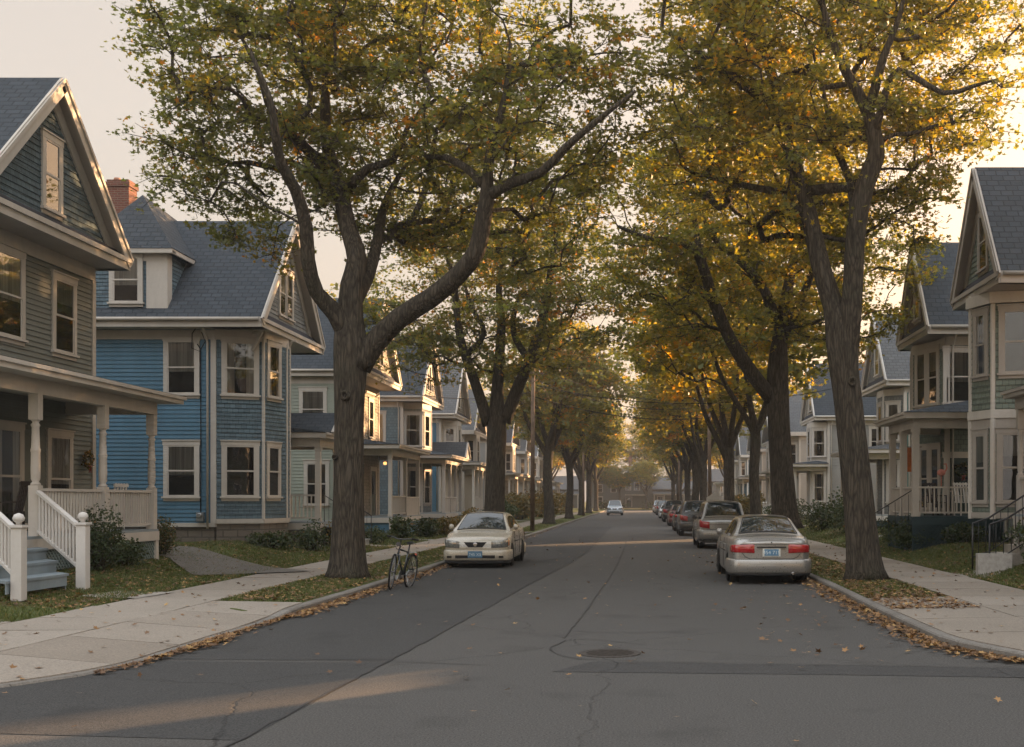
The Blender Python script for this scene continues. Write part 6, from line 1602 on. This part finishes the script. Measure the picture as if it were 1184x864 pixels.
# ------------------------------------------------------------------ poles, wires, sign
WOODPOLE = plain('weathered_pole_wood', (.12, .085, .06), .9, .2, nz=.35, sc=3, bump=.02)
def pole(label, X, Y, H, lean=0.0):
    root = thing('utility_pole', label, 'utility pole', (X, Y, .12), 0, 'wooden utility poles'); m = MB()
    m.tube([(0, 0, -.2), (lean*.5, 0, H*.5), (lean, 0, H)], [.125, .115, .10], 12, wob=.02); m.build('shaft', WOODPOLE, root)
    a = MB(); a.box(lean-1.0, lean+1.0, -.17, -.11, H-.75, H-.64); a.bar((lean-.5, -.14, H-.70), (lean, -.13, H-1.2), .03, .04); a.bar((lean+.5, -.14, H-.70), (lean, -.13, H-1.2), .03, .04); a.build('cross_arm', WOODPOLE, root)
    for x in (-.9, -.35, .35, .9):
        i = MB(); i.lathe((lean+x, -.14, H-.64), [(.02, 0), (.045, .03), (.03, .06), (.045, .09), (.02, .13)], 8); i.build('insulator', plain('grey_glass_insulator', (.25, .3, .28), .2, .5), root)
    return root
pole('tall wooden utility pole beyond the white car on the left verge', -5.75, 61, 9.2, .05)
pole('thin wooden utility pole above the white sign on the right', 4.55, 71, 8.6, -.1)
pole('distant wooden utility pole on the left verge', -5.75, 118, 9.0)
pole('distant wooden utility pole on the right verge', 4.55, 126, 9.0)
def wire(label, a, b, sag, r=.018):
    m = MB(); P = []
    for k in range(17):
        t = k/16; P.append((a[0]+(b[0]-a[0])*t, a[1]+(b[1]-a[1])*t, a[2]+(b[2]-a[2])*t-sag*4*t*(1-t)))
    m.tube(P, r, 4); o = m.build('overhead_wire', RUBBER); tag(o, label, 'wire', 'overhead wires'); return o
wire('upper wire slung across the street between the two near utility poles', (-4.8, 60.9, 8.65), (3.6, 70.9, 8.1), .5)
wire('middle wire slung across the street between the two near utility poles', (-5.3, 60.9, 8.2), (4.1, 70.9, 7.7), .7)
wire('lowest wire slung across the street between the two near utility poles', (-5.7, 60.9, 7.4), (4.5, 70.9, 7.0), .55, .025)
wire('wire running down the left verge between utility poles', (-5.5, 61, 8.6), (-5.5, 118, 8.4), 1.0)
wire('wire running down the right verge between utility poles', (4.5, 71, 8.0), (4.5, 126, 8.4), 1.0)
wire('service wire from the near left pole to the mint house', (-5.9, 60.8, 7.6), (-12.4, 52.5, 7.2), .5)
wire('service wire from the near left pole over to the olive house side', (-5.5, 60.8, 8.0), (10.0, 56, 7.4), .9)
def sign():
    root = thing('street_sign', 'white house-shaped sign board on a grey post by the right kerb', 'sign', (4.55, 66.5, .12)); m = MB()
    m.tube([(0, 0, -.1), (0, 0, 2.1)], .035, 8); m.build('post', STEEL, root)
    m = MB(); m.solid([(-.52, -.05, 1.35), (.45, -.05, 1.35), (.45, -.05, 1.80), (.02, -.05, 2.15), (-.52, -.05, 1.80)], (0, .03, 0)); m.build('board', plain('dull_white_sign_back', (.40, .38, .35), .6), root)
    m = MB(); m.box(-.04, .04, -.02, .02, 1.3, 2.0); m.build('bracket', STEEL, root)
    root = thing('warning_sign', 'small orange diamond sign beside the white sign board', 'sign', (4.15, 68, .12)); m = MB()
    m.tube([(0, 0, -.1), (0, 0, 1.5)], .03, 8); m.build('post', STEEL, root)
    m = MB(); m.solid([(0, -.04, .85), (.34, -.04, 1.2), (0, -.04, 1.55), (-.34, -.04, 1.2)], (0, .02, 0)); m.build('board', plain('orange_sign_face', (.40, .12, .03), .6), root)
sign()
# ------------------------------------------------------------------ porch things
def wreath(label, loc, rz, r, mat, berries):
    root = thing('wreath', label, 'wreath', loc, rz); m = MB(); n = 20
    m.tube([(r*math.cos(2*math.pi*k/n), 0, r*math.sin(2*math.pi*k/n)) for k in range(n+1)], .02, 6, cap=False); m.build('hoop', BARK, root)
    rng = np.random.default_rng(3); a = rng.random(420)*6.283; P = np.stack([(r+rng.normal(0, .035, 420))*np.cos(a), rng.normal(-.02, .03, 420), (r+rng.normal(0, .035, 420))*np.sin(a)], 1)
    scatter('foliage', P, .035, mat, rng.random(420), 'one', root, seed=4)
    m = MB(); m.tube([(-.07, -.06, -r+.02), (0, -.08, -r), (.07, -.06, -r+.02)], .02, 6); m.tube([(0, -.07, -r), (-.05, -.06, -r-.14)], .012, 5); m.tube([(0, -.07, -r), (.05, -.06, -r-.14)], .012, 5); m.build('bow', berries, root)
REDM = plain('dull_red_cloth', (.25, .04, .03), .8)
wreath('dried autumn wreath hanging on the front wall of the sage house porch', (-13.2, 26.95-.0, 2.75), R(90), .16, SHRUB_GOLD, REDM)
wreath('dark red berried wreath on the olive house door', (9.95+.52, 36.26, 2.75), 0, .19, SHRUB, REDM)
def chair(label, loc, rz, mat, group='porch chairs'):
    root = thing('porch_chair', label, 'chair', loc, rz, group)
    for x in (-.25, .25):
        for y in (-.22, .24):
            m = MB(); m.box(x-.02, x+.02, y-.02, y+.02, 0, .62 if y < 0 else .45); m.build('leg', mat, root)
        m = MB(); m.box(x-.035, x+.035, -.27, .26, .62, .645); m.build('armrest', mat, root)
    m = MB()
    for k in range(6): m.box(-.24, .24, -.24+k*.08, -.18+k*.08, .40, .42)
    m.build('seat', mat, root); m = MB()
    for x in (-.2, -.1, 0, .1, .2): m.bar((x, .23, .42), (x, .36, 1.05), .05, .018, up=(0, 1, 0))
    m.bar((-.25, .35, 1.0), (.25, .35, 1.0), .03, .07); m.build('backrest', mat, root)
    return root
chair('white slatted armchair at the far end of the sage house porch', (-12.0, 25.4, 1.12), R(-100), TRIM_WHITE)
chair('dark armchair beside the door on the sage house porch', (-12.6, 22.4, 1.12), R(-80), plain('dark_wicker', (.03, .022, .018), .8), 'porch chairs')
chair('white armchair under the wreath on the olive house porch', (10.35, 35.6, 1.3), R(10), TRIM_WHITE)
chair('dark armchair in the corner of the olive house porch', (9.5, 35.9, 1.3), R(20), plain('dark_wicker', (.03, .022, .018), .8))
def pot(label, loc, col, leafm, r=.16):
    root = thing('potted_plant', label, 'potted plant', loc, 0, 'potted plants on the porches'); m = MB(); m.lathe((0, 0, 0), [(r*.7, 0), (r*.95, r*1.3), (r*1.08, r*1.35), (r*1.08, r*1.6), (r*.9, r*1.6), (r*.85, r*1.45)], 16); m.build('pot', col, root)
    rng = np.random.default_rng(int(r*1000)); n = 300; d = rng.normal(size=(n, 3)); d /= np.linalg.norm(d, axis=1)[:, None]; P = d*(rng.random(n)**.5)[:, None]*np.array([r*1.5, r*1.5, r*1.3])+np.array([0, 0, r*2.4]); scatter('foliage', P, .05, leafm, rng.random(n), 'one', root)
TERRA = plain('terracotta_pot', (.28, .11, .06), .8)
pot('orange chrysanthemum in a pot beside the top of the sage house steps', (-11.75, 19.55, 1.12), TERRA, FALLEN, .20)
pot('potted plant on the far end of the sage porch floor', (-11.6, 23.0, 1.12), TERRA, SHRUB, .17)
pot('small potted plant on the olive house porch beside the corner post', (8.75, 35.4, 1.3), TERRA, SHRUB_GOLD, .15)
m = MB(); 
root = thing('porch_flag', 'orange autumn flag hanging in the olive house porch opening', 'flag', (8.75, 36.2, 3.5))
m.tube([(-.38, 0, 0), (.38, 0, 0)], .012, 6); m.build('rod', BLACKPL, root)
m = MB(); m.grid([[(-.24+.48*i/10, .03*math.sin(i*1.1+j*.5), -.02-.78*j/8) for i in range(11)] for j in range(9)], 0); m.grid([[(-.24+.48*i/10, .03*math.sin(i*1.1+j*.5)+.006, -.02-.78*j/8) for i in range(10, -1, -1)] for j in range(9)], 0); m.build('cloth', plain('orange_flag_cloth', (.42, .12, .03), .8, nz=.3, sc=8), root)
m = MB(); m.tube([(0, 0, 0), (0, 0, .33)], .018, 6); m.lathe((0, 0, .3), [(.03, 0), (.12, .06), (.13, .14), (.06, .2), (.02, .22)], 12); m.tube([(.1, 0, .42), (.17, 0, .55), (.14, 0, .68), (.08, 0, .66)], .022, 8)
o = m.build('garden_ornament', plain('pink_garden_ornament', (.45, .16, .12), .6)); o.location = (9.05, 33.58, 2.2); tag(o, 'small pink bird ornament standing on the olive porch railing', 'ornament')
# porch lanterns
for (x, y, z, lab) in ((-11.6, 51.5, 3.68, 'warm porch lantern hanging from the mint house porch ceiling'),):
    root = thing('porch_lantern', lab, 'lantern', (x, y, z)); m = MB(); m.tube([(0, 0, 0), (0, 0, -.12)], .01, 5); m.lathe((0, 0, -.14), [(.09, 0), (.10, .02), (.02, .04)], 10); m.build('cap', BLACKPL, root)
    g = NT('lit_lantern_glass'); em = g.N('Emission'); em.inputs['Color'].default_value = (1, .42, .13, 1); em.inputs['Strength'].default_value = .5; g.L(em.outputs[0], g.out.inputs[0]); m = MB(); m.lathe((0, 0, -.28), [(.05, 0), (.08, .04), (.08, .11), (.05, .14)], 12); m.build('globe', g.m, root)
# iron stair rails and steps on the right
root = thing('garden_steps', 'concrete front steps with black iron railings at the right edge', 'steps', (7.55, 25.4, 0))
m = MB(); 
for k in range(5): m.box(.25+k*.32, 2.6, -.55, .55, -.1 if k == 0 else .42+k*.18-.18, .42+k*.18)
m.build('steps', CONC_PLAIN, root)
m = MB(); m.box(-.1, .65, -.75, -.58, -.1, .62); m.build('side_block', plain('pale_concrete_block', (.36, .34, .31), .85, .2, nz=.25, sc=8), root)
for yy in (-.66, .60):
    m = MB()
    P = [(.18, yy, 1.25), (.55, yy, 1.38), (1.45, yy, 1.95), (2.7, yy, 2.0)]
    m.tube(P, .022, 6, smooth=False); m.tube([(p[0], p[1], p[2]-.78) for p in P], .014, 6, smooth=False)
    for x in (.18, 1.45, 2.7):
        z = 1.25 if x < .3 else 2.0; m.tube([(x, yy, .15), (x, yy, z)], .022, 6)
    for k in range(14):
        x = .32+k*.17; z = np.interp(x, [p[0] for p in P], [p[2] for p in P]); m.tube([(x, yy, z-.78), (x, yy, z)], .010, 4)
    m.build('iron_railing', IRON, root)
HAZE = 0.0006
BACK = 2.1; GAIN = 1.0; TOP = 2.2; VEIL = (1.06, .955, .86)
EXPO = 2.27
# ------------------------------------------------------------------ sky, sun, air, camera
SUN_AZ = R(46)      # from +Y towards +X
SUN_EL = R(10)
w = bpy.data.worlds.new('World'); scene.world = w; w.use_nodes = True
nt = w.node_tree; nt.nodes.clear(); out = nt.nodes.new('ShaderNodeOutputWorld'); bg = nt.nodes.new('ShaderNodeBackground')
sky = nt.nodes.new('ShaderNodeTexSky'); sky.sky_type = 'NISHITA'; sky.sun_disc = False
sky.sun_elevation = SUN_EL; sky.sun_rotation = SUN_AZ; sky.altitude = 0; sky.air_density = 1.0; sky.dust_density = 6.0; sky.ozone_density = 1.0
# thin warm veil: paler and brighter overhead and away from the sun than along the horizon
tc = nt.nodes.new('ShaderNodeTexCoord'); sx = nt.nodes.new('ShaderNodeSeparateXYZ'); nt.links.new(tc.outputs['Generated'], sx.inputs[0])
r1 = nt.nodes.new('ShaderNodeValToRGB'); e = r1.color_ramp.elements; e[0].position = .0; e[0].color = (.80, .80, .80, 1); e[1].position = .30; e[1].color = (1, 1, 1, 1)
for p_, c_ in ((.40, (1, 1, 1, 1)), (.72, (.84, .98, 1.16, 1))): q = e.new(p_); q.color = c_
nt.links.new(sx.outputs['Z'], r1.inputs[0])
r2 = nt.nodes.new('ShaderNodeMapRange'); r2.inputs[1].default_value = .95; r2.inputs[2].default_value = -.8; r2.inputs[3].default_value = 1.0; r2.inputs[4].default_value = BACK; r2.interpolation_type = 'SMOOTHSTEP'; nt.links.new(sx.outputs['Y'], r2.inputs[0])
m1 = nt.nodes.new('ShaderNodeVectorMath'); m1.operation = 'MULTIPLY'; nt.links.new(sky.outputs[0], m1.inputs[0]); m1.inputs[1].default_value = (.20, .155, .12)
ml = nt.nodes.new('ShaderNodeMapRange'); ml.inputs[1].default_value = .40; ml.inputs[2].default_value = .80; ml.inputs[3].default_value = 1; ml.inputs[4].default_value = TOP; nt.links.new(sx.outputs['Z'], ml.inputs[0])
vr = nt.nodes.new('ShaderNodeVectorMath'); vr.operation = 'MULTIPLY'; nt.links.new(r1.outputs[0], vr.inputs[0]); vr.inputs[1].default_value = VEIL
v2 = nt.nodes.new('ShaderNodeVectorMath'); v2.operation = 'SCALE'; nt.links.new(vr.outputs[0], v2.inputs[0]); nt.links.new(ml.outputs[0], v2.inputs['Scale'])
ad = nt.nodes.new('ShaderNodeVectorMath'); ad.operation = 'ADD'; nt.links.new(m1.outputs[0], ad.inputs[0]); nt.links.new(v2.outputs[0], ad.inputs[1])
m2 = nt.nodes.new('ShaderNodeVectorMath'); m2.operation = 'SCALE'; nt.links.new(ad.outputs[0], m2.inputs[0]); nt.links.new(r2.outputs[0], m2.inputs['Scale'])
m3 = nt.nodes.new('ShaderNodeVectorMath'); m3.operation = 'SCALE'; m3.inputs['Scale'].default_value = GAIN; nt.links.new(m2.outputs[0], m3.inputs[0])
nt.links.new(m3.outputs[0], bg.inputs[0]); bg.inputs[1].default_value = .12
nt.links.new(bg.outputs[0], out.inputs[0])
sd = bpy.data.lights.new('sun', 'SUN'); sd.energy = 4.6; sd.angle = R(.53); sd.color = (1.0, .58, .28)
so = bpy.data.objects.new('sun', sd); COL.objects.link(so)
d = Vector((math.sin(SUN_AZ)*math.cos(SUN_EL), math.cos(SUN_AZ)*math.cos(SUN_EL), math.sin(SUN_EL)))
so.rotation_euler = d.to_track_quat('Z', 'Y').to_euler(); so.location = (30, 40, 30)
if HAZE:
    m = MB(); m.box(-150, 150, -30, 330, -1.2, 24); hz = m.build('haze', plain('haze_dummy', (1, 1, 1)))
    hm = bpy.data.materials.new('evening_haze'); hm.use_nodes = True; t = hm.node_tree; t.nodes.clear(); oo = t.nodes.new('ShaderNodeOutputMaterial'); pv = t.nodes.new('ShaderNodeVolumePrincipled')
    pv.inputs['Color'].default_value = (.92, .90, .88, 1); pv.inputs['Density'].default_value = HAZE; pv.inputs['Anisotropy'].default_value = .35; t.links.new(pv.outputs[0], oo.inputs['Volume'])
    hz.data.materials.clear(); hz.data.materials.append(hm); tag(hz, 'thin warm evening haze filling the street', 'haze', kind='stuff'); scene.cycles.volume_bounces = 0
cd = bpy.data.cameras.new('camera'); cam = bpy.data.objects.new('camera', cd); COL.objects.link(cam); scene.camera = cam
cam.location = (0, 0, EYE); cam.rotation_euler = (R(90), 0, 0)
cd.sensor_width = 36; cd.lens = F/1184*36; cd.shift_x = -(VX-592)/1184; cd.shift_y = (VY-432)/1184; cd.clip_end = 3000; cd.clip_start = .1
scene.view_settings.view_transform = 'Standard'; scene.view_settings.look = 'None'; scene.view_settings.gamma = 1; scene.view_settings.exposure = EXPO
scene.render.engine = 'CYCLES'
c = scene.cycles; c.max_bounces = 6; c.diffuse_bounces = 3; c.glossy_bounces = 3; c.transmission_bounces = 3; c.transparent_max_bounces = 8; c.use_denoising = True; c.caustics_reflective = False; c.caustics_refractive = False; c.sample_clamp_indirect = 6
